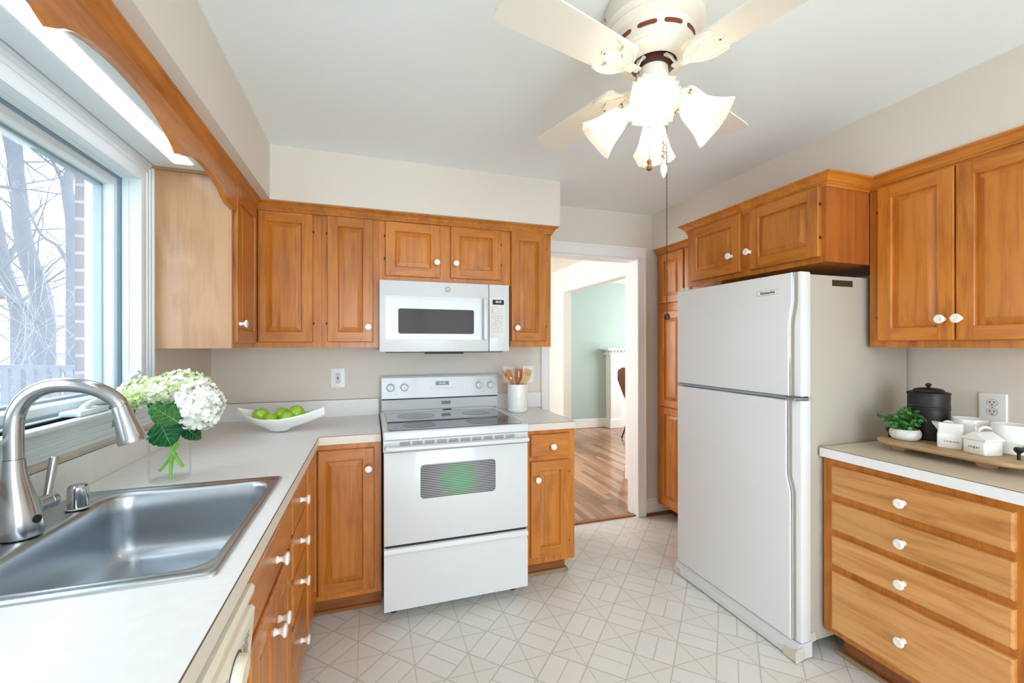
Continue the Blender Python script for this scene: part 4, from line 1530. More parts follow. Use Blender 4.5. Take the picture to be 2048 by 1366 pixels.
c = thing('four_drawer_base_cabinet', 'wide maple base cabinet with four drawers right of the refrigerator', 'base cabinet', (2.2, 1.05, 0))
bm = B()
box(bm, 1.915, 0.70, 0.118, XR - 0.002, 1.374, ZB1)
obj('cabinet_box', bm, M['wv'], c, flat=True)
obj('toe_kick', box(B(), 1.99, 0.70, 0, XR - 0.002, 1.34, 0.118), M['wkick'], c, flat=True)
bm = B()
box(bm, 1.966, 0.70, 0, 1.99, 1.365, 0.018, 0.006)
obj('shoe_strip', bm, M['wshoe'], c)
for v0, v1, kv in ((0.732, 0.856, 0.786), (0.580, 0.702, 0.635), (0.429, 0.553, 0.483), (0.149, 0.398, 0.268)):
    drawer(c, 'right', 1.915, 0.774, 1.330, v0, v1, kn=(1.064, kv), horiz='wy_lit')
c = thing('coffee_worktop', 'white laminate worktop that carries the coffee tray, its top tinted with tan shade', 'worktop', (2.2, 1.0, ZT0))
obj('worktop_slab', box(B(), 1.892, 0.62, ZT0, XR - 0.001, 1.375, ZT), M['lam_shaded'], c, flat=True)
bm = B()
box(bm, 1.890, 0.62, ZT0 + 0.0005, 1.892, 1.375, ZT - 0.0018)
obj('edge_band', bm, M['lam'], c, flat=True)
bm = B()
box(bm, 1.8898, 0.62, ZT - 0.0018, 1.892, 1.3752, ZT)
box(bm, 1.892, 1.3748, ZT - 0.0018, 2.52, 1.3755, ZT + 0.0002)
obj('edge_seam', bm, M['seam'], c, flat=True)

# ------------------------------------------------------------------ outlets and switches
def cover_plate(name, label, cat, to3, u, v, wdt=0.088, hgt=0.128, grp=None):
    c = thing(name, label, cat, tuple(to3(u, v, 0)), grp)
    bm = B()
    loops = []
    for ins, w in ((0, 0.0005), (0, 0.003), (0.003, 0.0065), (0.006, 0.007)):
        loops.append([to3(a, b, w) for a, b in rrect(u - wdt / 2 + ins, v - hgt / 2 + ins, u + wdt / 2 - ins, v + hgt / 2 - ins, 0.004, 3)])
    loft(bm, loops)
    obj('cover_plate', bm, M['plate'], c)
    return c


to3 = SB(YW)
c = cover_plate('gfci_outlet', 'white outlet with red and black test buttons on the wall over the fruit bowl', 'outlet', to3, -0.203, 1.171)
bm = B()
prism(bm, rrect(-0.220, 1.137, -0.186, 1.205, 0.003, 3), to3, 0.006, 0.0085)
fc = obj('outlet_face', bm, M['app'], c)
for dv in (0.024, -0.024):
    bm = B()
    for du in (-0.0065, 0.0065):
        prism(bm, [(-0.203 + du - 0.0014, 1.171 + dv - 0.004), (-0.203 + du + 0.0014, 1.171 + dv - 0.004), (-0.203 + du + 0.0014, 1.171 + dv + 0.004), (-0.203 + du - 0.0014, 1.171 + dv + 0.004)], to3, 0.0085, 0.0089)
    lathe(bm, to3(-0.203, 1.171 + dv - 0.0105, 0.0085), (0, -1, 0), [(0.0024, 0), (0.0024, 0.0004)], 10)
    obj('socket', bm, M['slot'], fc, flat=True)
bm = B(); prism(bm, [(-0.209, 1.1725), (-0.197, 1.1725), (-0.197, 1.178), (-0.209, 1.178)], to3, 0.0085, 0.0105)
obj('reset_button', bm, M['red'], fc, flat=True)
bm = B(); prism(bm, [(-0.209, 1.1635), (-0.197, 1.1635), (-0.197, 1.169), (-0.209, 1.169)], to3, 0.0085, 0.0105)
obj('test_button', bm, M['black'], fc, flat=True)
for dv in (0.055, -0.050):
    bm = B(); lathe(bm, to3(-0.203, 1.171 + dv, 0.0068), (0, -1, 0), [(0.003, 0), (0.0025, 0.001)], 10)
    obj('screw', bm, M['grey'], c)
for u, nm in ((0.943, 'white switch plate half hidden behind the wooden spoons, next to the stove'), (1.094, 'white switch plate on the wall beside the doorway, right of the crock')):
    c = cover_plate('light_switch', nm, 'light switch', to3, u, 1.167)
    bm = B()
    prism(bm, [(u - 0.005, 1.155), (u + 0.005, 1.155), (u + 0.005, 1.179), (u - 0.005, 1.179)], to3, 0.0065, 0.008)
    box(bm, u - 0.003, YW - 0.017, 1.166, u + 0.003, YW - 0.007, 1.174, 0.001)
    obj('toggle', bm, M['app'], c)
to3 = FACE['right'](XR)
c = cover_plate('duplex_outlet', 'large white duplex outlet on the wall behind the white mugs', 'outlet', to3, -1.094, 1.111, 0.090, 0.122)
for dv in (0.0195, -0.0195):
    bm = B()
    lathe(bm, to3(-1.094, 1.111 + dv, 0.0065), (-1, 0, 0), [(0.0168, 0), (0.0168, 0.002), (0, 0.0021)], 24)
    fc = obj('outlet_face', bm, M['keyp'], c)
    bm = B()
    lathe(bm, to3(-1.094, 1.111 + dv, 0.0064), (-1, 0, 0), [(0.0176, 0), (0.0176, 0.001)], 24)
    obj('face_gap', bm, M['slot'], fc, flat=True)
    bm = B()
    for du, hh in ((-0.0065, 0.0042), (0.0065, 0.0034)):
        prism(bm, [(-1.094 + du - 0.0013, 1.114 + dv - hh), (-1.094 + du + 0.0013, 1.114 + dv - hh), (-1.094 + du + 0.0013, 1.114 + dv + hh), (-1.094 + du - 0.0013, 1.114 + dv + hh)], to3, 0.0086, 0.0091)
    lathe(bm, to3(-1.094, 1.1025 + dv, 0.0085), (-1, 0, 0), [(0.0027, 0), (0.0027, 0.0006)], 10)
    obj('socket', bm, M['slot'], fc, flat=True)
bm = B(); lathe(bm, to3(-1.094, 1.111, 0.0068), (-1, 0, 0), [(0.003, 0), (0.0025, 0.001)], 10)
obj('screw', bm, M['grey'], c)

# ------------------------------------------------------------------ ceiling fan
FCX, FCY = 0.8445, 1.1375
c = thing('ceiling_fan', 'white four blade ceiling fan with four lit frosted glass shades', 'ceiling fan', (FCX, FCY, ZC))
bm = B()
prof = [(0.150, ZC), (0.152, ZC - 0.008), (0.150, ZC - 0.012), (0.150, ZC - 0.055), (0.153, ZC - 0.060), (0.150, ZC - 0.066), (0.142, ZC - 0.074), (0.144, ZC - 0.080), (0.134, ZC - 0.088), (0.124, ZC - 0.094), (0.122, ZC - 0.100),
        (0.119, ZC - 0.135), (0.118, ZC - 0.142), (0.112, ZC - 0.147), (0.113, ZC - 0.153), (0.100, ZC - 0.165), (0.078, ZC - 0.172), (0.070, ZC - 0.172), (0.069, ZC - 0.150), (0.0, ZC - 0.150)]
lathe(bm, (FCX, FCY, 0), (0, 0, 1), prof, 48, cap0=True, cap1=False)
mh = obj('motor_housing', bm, M['fan'], c, sharp=40)
for k in range(10):      # vent slots round the housing
    a0, a1 = R(36 * k - 4), R(36 * k + 22)
    bm = B()
    pts = []
    loops = []
    for i in range(17):
        a = a0 + (a1 - a0) * i / 16
        hh = 0.0062 if 1 < i < 15 else (0.0052 if i in (1, 15) else 0.003)
        rr = 0.1226
        loops.append([Vector((FCX + rr * math.cos(a), FCY + rr * math.sin(a), ZC - 0.118 - hh)), Vector((FCX + rr * math.cos(a), FCY + rr * math.sin(a), ZC - 0.118 + hh)),
                      Vector((FCX + 0.118 * math.cos(a), FCY + 0.118 * math.sin(a), ZC - 0.118 + hh)), Vector((FCX + 0.118 * math.cos(a), FCY + 0.118 * math.sin(a), ZC - 0.118 - hh))])
    loft(bm, loops)
    obj('vent_slot', bm, M['fanslot'], mh, flat=True)
for k in range(5):
    a = R(72 * k + 160)
    bm = B()
    lathe(bm, (FCX + 0.149 * math.cos(a), FCY + 0.149 * math.sin(a), ZC - 0.025), (math.cos(a), math.sin(a), 0), [(0.005, 0), (0.005, 0.003), (0.002, 0.005)], 8)
    obj('screw', bm, M['grey'], mh)
bm = B()
lathe(bm, (FCX, FCY, 0), (0, 0, 1), [(0.068, ZC - 0.150), (0.068, ZC - 0.153), (0.050, ZC - 0.160), (0.046, ZC - 0.185), (0.0, ZC - 0.185)], 32)
obj('rotor', bm, M['fanin'], c)
bm = B()
lathe(bm, (FCX, FCY, 0), (0, 0, 1), [(0.043, ZC - 0.165), (0.0445, ZC - 0.172), (0.0435, ZC - 0.178), (0.043, ZC - 0.258), (0.047, ZC - 0.264), (0.047, ZC - 0.272), (0.040, ZC - 0.294), (0.030, ZC - 0.317), (0.014, ZC - 0.332), (0.008, ZC - 0.344), (0.0, ZC - 0.346)], 36)
sw = obj('switch_housing', bm, M['fan'], c)

half_b = [(0.070, 0.010), (0.105, 0.011), (0.118, 0.022), (0.128, 0.040), (0.142, 0.054), (0.162, 0.062), (0.188, 0.064), (0.208, 0.060), (0.216, 0.053), (0.210, 0.049), (0.196, 0.050), (0.184, 0.044), (0.180, 0.032),
          (0.186, 0.022), (0.200, 0.018), (0.216, 0.010), (0.224, 0.0)]
iron_outline = half_b + [(u, -v) for u, v in reversed(half_b[:-1])]
BL = 0.556
bl_half = [(0.128, 0.050), (0.145, 0.059), (0.30, 0.063), (0.51, 0.068), (0.536, 0.066), (0.550, 0.056), (BL, 0.040)]
blade_outline = bl_half + [(u, -v) for u, v in reversed(bl_half)]
for az in (195, 287, 21, 104):
    ca, sa = math.cos(R(az)), math.sin(R(az))
    pt = R(5)

    def T(u, v, w, ca=ca, sa=sa):
        vv, ww = v * math.cos(pt) - w * math.sin(pt), v * math.sin(pt) + w * math.cos(pt)
        return Vector((FCX + u * ca - vv * sa, FCY + u * sa + vv * ca, 2.222 + ww))
    bm = B()
    prism(bm, blade_outline, T, 0.0, 0.0055)
    bl = obj('fan_blade', bm, M['fan'], c, flat=True)
    bm = B()
    prism(bm, iron_outline, T, -0.006, -0.0003)
    for sgn in (1, -1):     # raised scroll ribs
        pth = smooth_path([T(0.112, 0.012 * sgn, -0.007), T(0.132, 0.038 * sgn, -0.008), T(0.160, 0.055 * sgn, -0.008), T(0.192, 0.058 * sgn, -0.008), T(0.210, 0.054 * sgn, -0.007)], 5)
        tube(bm, pth, 0.0035, 6)
        pth = smooth_path([T(0.125, 0.010 * sgn, -0.007), T(0.155, 0.016 * sgn, -0.008), T(0.172, 0.030 * sgn, -0.008), T(0.186, 0.018 * sgn, -0.007)], 5)
        tube(bm, pth, 0.003, 6)
    br = obj('blade_bracket', bm, M['fan'], bl, sharp=50)
    bm = B()
    loops = []
    for u, w, hw in ((0.048, 0.040, 0.013), (0.060, 0.038, 0.012), (0.070, 0.018, 0.009), (0.082, 0.000, 0.009), (0.096, -0.010, 0.010), (0.112, -0.008, 0.013), (0.122, -0.004, 0.018)):
        loops.append([T(u, -hw, w - 0.004), T(u, hw, w - 0.004), T(u, hw, w + 0.003), T(u, -hw, w + 0.003)])
    loft(bm, loops)
    obj('bracket_arm', bm, M['fan'], bl, sharp=50)
    for u, v in ((0.205, 0.055), (0.205, -0.055), (0.215, 0.0)):
        bm = B()
        p = T(u, v, -0.006)
        lathe(bm, p, (0, 0, -1), [(0.003, 0), (0.003, 0.0015), (0.001, 0.0025)], 8)
        obj('screw', bm, M['brass'], bl)

step = [(1, .68), (.86, .68), (.86, .86), (.68, .86), (.68, 1)]
quad = step
shade_poly = []
for k in range(4):
    q = [Vector((x, y)) for x, y in quad]
    ang = PI / 2 * k
    for p in q:
        shade_poly.append((p.x * math.cos(ang) - p.y * math.sin(ang), p.x * math.sin(ang) + p.y * math.cos(ang)))
for az in (233, 143, 323, 53):
    h = Vector((math.cos(R(az)), math.sin(R(az)), 0))
    d = (h * math.cos(R(40)) - Vector((0, 0, 1)) * math.sin(R(40))).normalized()
    u = Vector((0, 0, 1)).cross(h).normalized()
    v = d.cross(u).normalized()
    u, v = u * math.cos(R(15)) - v * math.sin(R(15)), v * math.cos(R(15)) + u * math.sin(R(15))
    p0 = Vector((FCX, FCY, ZC - 0.280)) + h * 0.034
    bm = B()
    path = smooth_path([p0 - h * 0.012, p0 + h * 0.018 + Vector((0, 0, 0.004)), p0 + h * 0.040 - Vector((0, 0, 0.010)), p0 + h * 0.052 - Vector((0, 0, 0.020))], 4)
    tube(bm, path, [0.016] * len(path), 14)
    pe = p0 + h * 0.044 - Vector((0, 0, 0.016))
    lathe(bm, pe - d * 0.006, d, [(0.018, 0), (0.027, 0.004), (0.029, 0.010), (0.029, 0.028), (0.026, 0.028)], 24, cap1=True)
    arm = obj('lamp_arm', bm, M['fan'], c)
    for k in range(3):
        a = R(120 * k + 30)
        q = pe + d * 0.014 + (u * math.cos(a) + v * math.sin(a)) * 0.028
        bm = B()
        lathe(bm, q, (u * math.cos(a) + v * math.sin(a)), [(0.0025, 0), (0.0025, 0.009), (0.004, 0.010), (0.004, 0.013)], 8)
        obj('thumb_screw', bm, M['brass'], arm)
    bm = B()
    loops = []
    for t, s, rd in ((0.020, 0.026, 0.9), (0.026, 0.032, 0.7), (0.040, 0.0355, 0.35), (0.06, 0.0385, 0.1), (0.085, 0.0435, 0.0), (0.108, 0.0515, 0.0), (0.126, 0.060, 0.0), (0.135, 0.0635, 0.0)):
        L = []
        for x, y in shade_poly:
            rr = math.hypot(x, y)
            x2, y2 = x / rr * 0.95, y / rr * 0.95
            L.append(pe + d * t + u * ((x * (1 - rd) + x2 * rd) * s) + v * ((y * (1 - rd) + y2 * rd) * s))
        loops.append(L)
    loft(bm, loops, False, False)
    obj('glass_shade', bm, M['frost'], arm, flat=True)
    bm = B()
    lathe(bm, pe + d * 0.024, d, [(0.012, 0), (0.012, 0.012), (0.016, 0.024), (0.021, 0.040), (0.020, 0.052), (0.013, 0.062), (0.0, 0.066)], 16)
    obj('light_bulb', bm, M['bulb'], arm)


def bead_chain(name, x, y, z1, z0, r, stepz, parent, mat):
    bm = B()
    z = z1
    while z > z0:
        t = bmesh.new()
        bmesh.ops.create_icosphere(t, subdivisions=1, radius=r, matrix=Matrix.Translation((x, y, z)))
        merge(bm, t)
        z -= stepz
    tube(bm, [(x, y, z1), (x, y, z0)], r * 0.35, 4)
    return obj(name, bm, mat, parent, flat=True)


# camera-side pull chains
ch = bead_chain('pull_chain', 0.880, 1.120, 2.215, 1.478, 0.0021, 0.0068, c, M['bronze'])
bm = B()
lathe(bm, (0.880, 1.120, 1.4575), (0, 0, 1), [(0.0, 0), (0.006, 0.0015), (0.0096, 0.0075), (0.0098, 0.011), (0.0075, 0.017), (0.003, 0.0205), (0.0, 0.021)], 16)
obj('pull_ball', bm, M['bronze'], ch, label='dark wooden ball at the end of the long pull chain')
ch = bead_chain('pull_chain', 0.862, 1.112, 2.185, 1.955, 0.0021, 0.006, c, M['brass'])
bm = B()
random.seed(5)
pth = [(0.862 + random.uniform(-.006, .006), 1.112 + random.uniform(-.006, .006), 2.02 - k * 0.0042) for k in range(22)]
tube(bm, smooth_path(pth, 3), 0.0014, 5)
obj('bunched_chain', bm, M['brass'], ch)
bm = B()
lathe(bm, (0.862, 1.112, 1.898), (0, 0, 1), [(0.0, 0), (0.003, 0.0), (0.0038, 0.004), (0.009, 0.013), (0.0112, 0.024), (0.0108, 0.034), (0.007, 0.043), (0.0045, 0.046), (0.006, 0.050), (0.005, 0.056), (0.002, 0.058), (0, 0.058)], 16)
obj('pull_pendant', bm, M['knob'], ch, label='white teardrop pendant on a brass chain')
ch = bead_chain('pull_chain', 0.812, 1.115, 2.22, 1.948, 0.0018, 0.0058, c, M['brass'])
bm = B()
lathe(bm, (0.812, 1.115, 1.916), (0, 0, 1), [(0.0, 0), (0.006, 0.0), (0.0085, 0.003), (0.0082, 0.012), (0.006, 0.016), (0.006, 0.024), (0.0075, 0.028), (0.004, 0.033), (0.0, 0.034)], 16)
obj('pull_bell', bm, M['brass'], ch)

# ------------------------------------------------------------------ vase with hydrangeas
VX, VY = -0.648, 1.737
c = thing('glass_vase', 'clear glass cylinder vase on the worktop behind the sink', 'vase', (VX, VY, ZT))
bm = B()
lathe(bm, (VX, VY, ZT + 0.0005), (0, 0, 1), [(0.0, 0), (0.052, 0), (0.0565, 0.004), (0.0572, 0.01), (0.0572, 0.150), (0.0560, 0.1515), (0.0545, 0.150), (0.0545, 0.013), (0.050, 0.009), (0.0, 0.0085)], 40, cap0=False, cap1=False)
obj('vase_wall', bm, M['glassv'], c)


def floret(bm, p, nrm, size, rnd, mi):
    """four slightly cupped petals round a point"""
    u, v, d = frame_of(nrm)
    a0 = rnd.uniform(0, PI)
    for k in range(4):
        a = a0 + k * PI / 2 + rnd.uniform(-0.15, 0.15)
        e1 = u * math.cos(a) + v * math.sin(a)
        e2 = d.cross(e1)
        s = size * rnd.uniform(0.85, 1.1)
        cup = rnd.uniform(-0.1, 0.8)
        pts = [(0.0, 0.0, 0.0), (0.35, 0.42, 0.18), (0.75, 0.55, 0.5), (1.02, 0.22, 0.85), (1.02, -0.22, 0.85), (0.75, -0.55, 0.5), (0.35, -0.42, 0.18)]
        vs_ = [bm.verts.new(p + e1 * (x * s) + e2 * (y * s * 0.95) + d * (z * s * cup)) for x, y, z in pts]
        mid = bm.verts.new(p + e1 * (0.62 * s) + d * (0.18 * s * cup))
        for i in range(7):
            f = bm.faces.new((vs_[i], vs_[(i + 1) % 7], mid)); f.material_index = mi
            f.smooth = True


def bloom_bm(cen, rad, axes, n, size, seed):
    rnd = random.Random(seed)
    bm = B()
    cen = Vector(cen)
    # inner body so that no gap shows through
    t = bmesh.new()
    bmesh.ops.create_icosphere(t, subdivisions=3, radius=1.0)
    for v in t.verts:
        v.co = cen + Vector((v.co.x * rad[0], v.co.y * rad[1], v.co.z * rad[2])) * 0.84
    merge(bm, t)
    for i in range(n):
        zc = 1 - 2 * (i + 0.5) / n
        ph = i * 2.39996
        rr = math.sqrt(1 - zc * zc)
        d = Vector((rr * math.cos(ph), rr * math.sin(ph), zc))
        d = (d + Vector((rnd.uniform(-.18, .18), rnd.uniform(-.18, .18), rnd.uniform(-.18, .18)))).normalized()
        k = rnd.uniform(0.86, 1.04)
        p = cen + Vector((d.x * rad[0], d.y * rad[1], d.z * rad[2])) * k
        nrm = Vector((d.x / rad[0], d.y / rad[1], d.z / rad[2])).normalized()
        nrm = (nrm + Vector((rnd.uniform(-.35, .35), rnd.uniform(-.35, .35), rnd.uniform(-.35, .35)))).normalized()
        floret(bm, p, nrm, size * rnd.uniform(0.85, 1.15), rnd, 0)
    return bm


def leaf_bm(base, tip, nrm, width, fold=0.12, droop=0.1, serr=0.05, n=14):
    """broad pointed leaf with a folded midrib, quilted veins and a serrated edge"""
    base, tip, nrm = Vector(base), Vector(tip), Vector(nrm).normalized()
    ax = tip - base
    L = ax.length
    ax.normalize()
    side = ax.cross(nrm).normalized()
    nrm = side.cross(ax).normalized()
    bm = B()
    rows = []
    cols = (-1, -0.66, -0.33, 0, 0.33, 0.66, 1)
    for i in range(n + 1):
        t = i / n
        w = width * (math.sin(PI * min(1, t ** 0.75)) ** 0.8) * 0.5 + 0.0008
        if i == n: w = 0.0006
        row = []
        for c_ in cols:
            ww = w * (1 + (serr if (i % 2) else -serr) * (abs(c_) == 1))
            hgt = abs(c_) * ww * 2 * fold - droop * L * t * t + 0.004 * math.sin(i * 2.2 + abs(c_) * 2.5) * (abs(c_) > 0) * (L / 0.1)
            row.append(bm.verts.new(base + ax * (t * L) + side * (c_ * ww) + nrm * hgt))
        rows.append(row)
    for a, b in zip(rows, rows[1:]):
        for j in range(len(cols) - 1):
            bm.faces.new((a[j], a[j + 1], b[j + 1], b[j]))
    for f in bm.faces:
        f.material_index = 0
    # small thickness
    bmesh.ops.solidify(bm, geom=list(bm.faces), thickness=0.0007)
    mid = [base + ax * (L * i / n) - nrm * (droop * L * (i / n) ** 2) + nrm * 0.0012 for i in range(n + 1)]
    tube(bm, mid, [0.0013 - 0.0008 * i / n for i in range(n + 1)], 5, mi=1)
    for i in range(2, n - 2, 2):
        for sg in (-1, 1):
            pts = []
            for q in range(4):
                t = (i + q * 0.9) / n
                if t > 0.97: break
                w = width * (math.sin(PI * min(1, t ** 0.75)) ** 0.8) * 0.5
                c_ = sg * q / 3.6
                pts.append(base + ax * (t * L) + side * (c_ * w) + nrm * (abs(c_) * w * 2 * fold - droop * L * t * t + 0.0026))
            if len(pts) > 2:
                tube(bm, pts, [0.0006, 0.0005, 0.0004, 0.0003][:len(pts)], 4, mi=1)
    return bm


GRP = 'hydrangea stems in the glass vase'
flowers = [
    ('large white hydrangea bloom leaning right in the vase, over the worktop', (-0.543, 1.668, 1.181), (0.066, 0.070, 0.074), 240, 0.0150, 'petw',
     [(-0.690, 1.772, 0.950), (-0.657, 1.752, 0.99), (-0.628, 1.732, 1.04), (-0.612, 1.712, 1.09), (-0.565, 1.682, 1.150)]),
    ('greenish white hydrangea bloom leaning left behind the faucet spray head', (-0.700, 1.715, 1.224), (0.074, 0.070, 0.046), 210, 0.0135, 'petg',
     [(-0.606, 1.724, 0.968), (-0.632, 1.728, 1.012), (-0.654, 1.732, 1.06), (-0.672, 1.722, 1.12), (-0.698, 1.712, 1.190)]),
    ('white and lime hydrangea bloom at the top centre of the vase', (-0.630, 1.775, 1.238), (0.074, 0.070, 0.052), 210, 0.0138, 'petg',
     [(-0.642, 1.722, 0.938), (-0.640, 1.730, 1.00), (-0.634, 1.742, 1.07), (-0.630, 1.758, 1.14), (-0.632, 1.772, 1.21)]),
]
fl = []
for i, (lab, cen, rad, n, sz, mat, st) in enumerate(flowers):
    f = thing('hydrangea', lab, 'flower', st[0], GRP)
    fl.append(f)
    bm = B()
    tube(bm, smooth_path(st, 6), [0.0052] * 8 + [0.0045] * 17, 10)
    for k in (1, 2):
        p = Vector(st[k])
        lathe(bm, p - Vector((0, 0, 0.004)), (0.1, 0, 1), [(0.0055, 0), (0.0078, 0.003), (0.0078, 0.006), (0.0055, 0.009)], 10)
    obj('stem', bm, M['stem'], f)
    obj('bloom', bloom_bm(cen, rad, None, n, sz, 10 + i), M[mat], f, sharp=80)
bm = bloom_bm((-0.582, 1.800, 1.248), (0.028, 0.028, 0.026), None, 26, 0.014, 40)
obj('bloom', bm, M['petg'], fl[2], sharp=80)


def leaf(f, base, tip, nrm, w, mat, fwd=1.0, **k):
    cen = Vector((0.0, 0.0, 1.38))
    base, tip = cen + (Vector(base) - cen) * fwd, cen + (Vector(tip) - cen) * fwd
    bm = leaf_bm(base, tip, nrm, w, **k)
    obj('leaf', bm, [M[mat], M['vein']], f, sharp=60)


leaf(fl[1], (-0.664, 1.702, 1.137), (-0.622, 1.668, 1.052), (-0.35, -0.85, 0.35), 0.128, 'green1', fold=-0.10, droop=0.06, serr=0.06, fwd=0.97)
leaf(fl[0], (-0.600, 1.672, 1.128), (-0.692, 1.690, 1.190), (-0.15, -0.9, 0.45), 0.068, 'green2', fold=0.10, droop=0.05, fwd=0.955)
leaf(fl[2], (-0.600, 1.70, 1.12), (-0.612, 1.70, 1.212), (-0.1, -1, 0.1), 0.062, 'green1', fold=0.12, droop=0.0, fwd=0.965)
leaf(fl[0], (-0.600, 1.715, 1.105), (-0.548, 1.700, 1.062), (0.1, -0.9, 0.4), 0.052, 'green1', fold=0.1, droop=0.05)
leaf(fl[2], (-0.595, 1.772, 1.19), (-0.555, 1.79, 1.222), (-0.1, -1, 0.2), 0.05, 'green1', fold=0.1, droop=0.0)
leaf(fl[2], (-0.640, 1.70, 1.145), (-0.575, 1.685, 1.115), (0.0, -0.8, 0.6), 0.05, 'green1', fold=0.1, droop=0.0)
leaf(fl[1], (-0.735, 1.712, 1.172), (-0.752, 1.700, 1.135), (0, -1, 0.1), 0.018, 'green2', fold=0.1, droop=0.0)
leaf(fl[1], (-0.772, 1.715, 1.165), (-0.795, 1.715, 1.115), (0.3, -1, 0.1), 0.016, 'green2', fold=0.1, droop=0.0)
leaf(fl[1], (-0.745, 1.715, 1.185), (-0.775, 1.705, 1.168), (0, -1, 0.3), 0.02, 'green1', fold=0.1, droop=0.0)

# ------------------------------------------------------------------ fruit bowl
FBX, FBY = -0.452, 2.515
ang = R(-14)
c = thing('fruit_bowl', 'white boat shaped ceramic bowl with upturned pointed ends on the worktop', 'bowl', (FBX, FBY, ZT))
NL, NW = 28, 16
AL, AW = 0.222, 0.120


def bowl_pt(s, t, inner=0.0):
    """s, t in -1..1 over a rounded diamond plan"""
    x = s * AL
    wdt = AW * (1 - abs(s) ** 1.7) * 0.98 + 0.006
    y = t * wdt
    lift = 0.010 + 0.072 * abs(s) ** 1.6 + (0.066 * (1 - abs(s)) + 0.036 * abs(s)) * abs(t) ** 2.2
    flat = max(0.0, 1 - (abs(s) / 0.26) ** 4) * max(0.0, 1 - (abs(t) / 0.45) ** 4)
    z = lift * (1 - 0.9 * flat) + inner
    k = 1 - inner * 1.6
    p = Vector((x * k, y * k, z + 0.0015))
    p.rotate(Matrix.Rotation(ang, 3, 'Z'))
    return Vector((FBX, FBY, ZT)) + p


bm = B()
grids = []
for inner in (0.0, 0.006):
    grids.append([[bm.verts.new(bowl_pt(-1 + 2 * i / NL, -1 + 2 * j / NW, inner)) for j in range(NW + 1)] for i in range(NL + 1)])
for k, g in enumerate(grids):
    for i in range(NL):
        for j in range(NW):
            q = (g[i][j], g[i + 1][j], g[i + 1][j + 1], g[i][j + 1])
            bm.faces.new(q if k else tuple(reversed(q)))
o_, n_ = grids
for i in range(NL):
    for j in (0, NW):
        bm.faces.new((o_[i][j], o_[i + 1][j], n_[i + 1][j], n_[i][j]))
for j in range(NW):
    for i in (0, NL):
        bm.faces.new((o_[i][j], o_[i][j + 1], n_[i][j + 1], n_[i][j]))
obj('bowl_shell', bm, M['ceramic'], c, sharp=60)
GA = 'green apples in the boat shaped bowl'


def apple_parts(r):
    bm = B()
    lathe(bm, (0, 0, 0), (0, 0, 1), [(0.001, 0.10 * r), (0.22 * r, 0.02 * r), (0.42 * r, 0.0), (0.72 * r, 0.22 * r), (0.93 * r, 0.62 * r), (1.0 * r, 1.05 * r), (0.93 * r, 1.42 * r), (0.70 * r, 1.70 * r), (0.42 * r, 1.78 * r), (0.20 * r, 1.68 * r), (0.06 * r, 1.50 * r), (0.001, 1.46 * r)], 24, cap0=False, cap1=False)
    return bm


first = None
spots = [(-0.548, 2.540, 0.040, (14, -8), 'green apple at the left end of the row in the white bowl'),
         (-0.468, 2.538, 0.040, (-25, 30), 'green apple at the middle back of the white bowl'),
         (-0.392, 2.508, 0.041, (-48, 22), 'green apple resting highest at the right in the white bowl, stalk hollow facing out'),
         (-0.424, 2.474, 0.038, (-30, 10), 'green apple at the front right of the white bowl with a dark stalk'),
         (-0.492, 2.484, 0.037, (-40, -15), 'green apple lowest in the front of the white bowl')]
for i, (x, y, r, rot, lab) in enumerate(spots):
    zb = ZT + (0.048, 0.050, 0.064, 0.040, 0.034)[i]
    if first is None:
        first = thing('apple', lab, 'apple', (x, y, zb), GA)
        ORG[first.name] = Vector((0, 0, 0))
        obj('apple_skin', apple_parts(0.040), M['apple'], first)
        bm = B()
        tube(bm, [(0, 0, 0.058), (0.001, 0, 0.068), (0.004, 0.001, 0.078)], [0.0016, 0.0013, 0.0018], 6)
        obj('stalk', bm, M['stalk'], first)
        a = first
    else:
        a = first.copy()
        COL.objects.link(a)
        for ch in list(first.children):
            q = ch.copy(); COL.objects.link(q); q.parent = a
        a.location = (x, y, zb)
        a['label'] = lab
        a.scale = (r / 0.040,) * 3
    a.rotation_euler = (R(-rot[0]), R(rot[1]), i * 1.3) if i < 1 else (R(-rot[0]) * -1, R(rot[1]), 0)

# ------------------------------------------------------------------ utensil crock
CX, CY_ = 0.940, 2.735
c = thing('utensil_crock', 'white ceramic utensil crock on the small worktop right of the stove', 'crock', (CX, CY_, ZT))
bm = B()
lathe(bm, (CX, CY_, ZT + 0.0005), (0, 0, 1), [(0.0, 0), (0.050, 0), (0.058, 0.003), (0.066, 0.012), (0.0685, 0.024), (0.0685, 0.028), (0.0675, 0.030), (0.0685, 0.032), (0.0690, 0.185), (0.068, 0.189), (0.065, 0.189), (0.064, 0.185), (0.063, 0.02), (0.0, 0.015)], 40, cap0=False, cap1=False)
ccr = obj('crock_body', bm, M['ceramic'], c)
for k in range(14):
    a = R(-150 + k * 13)
    bm = B()
    q = Vector((CX + 0.0680 * math.cos(a), CY_ + 0.0680 * math.sin(a), ZT + 0.019))
    lathe(bm, q, (math.cos(a), math.sin(a), -0.25), [(0.0045, 0), (0.0045, 0.0008), (0.003, 0.001)], 8)
    obj('glaze_dot', bm, M['keyp'], ccr, flat=True)


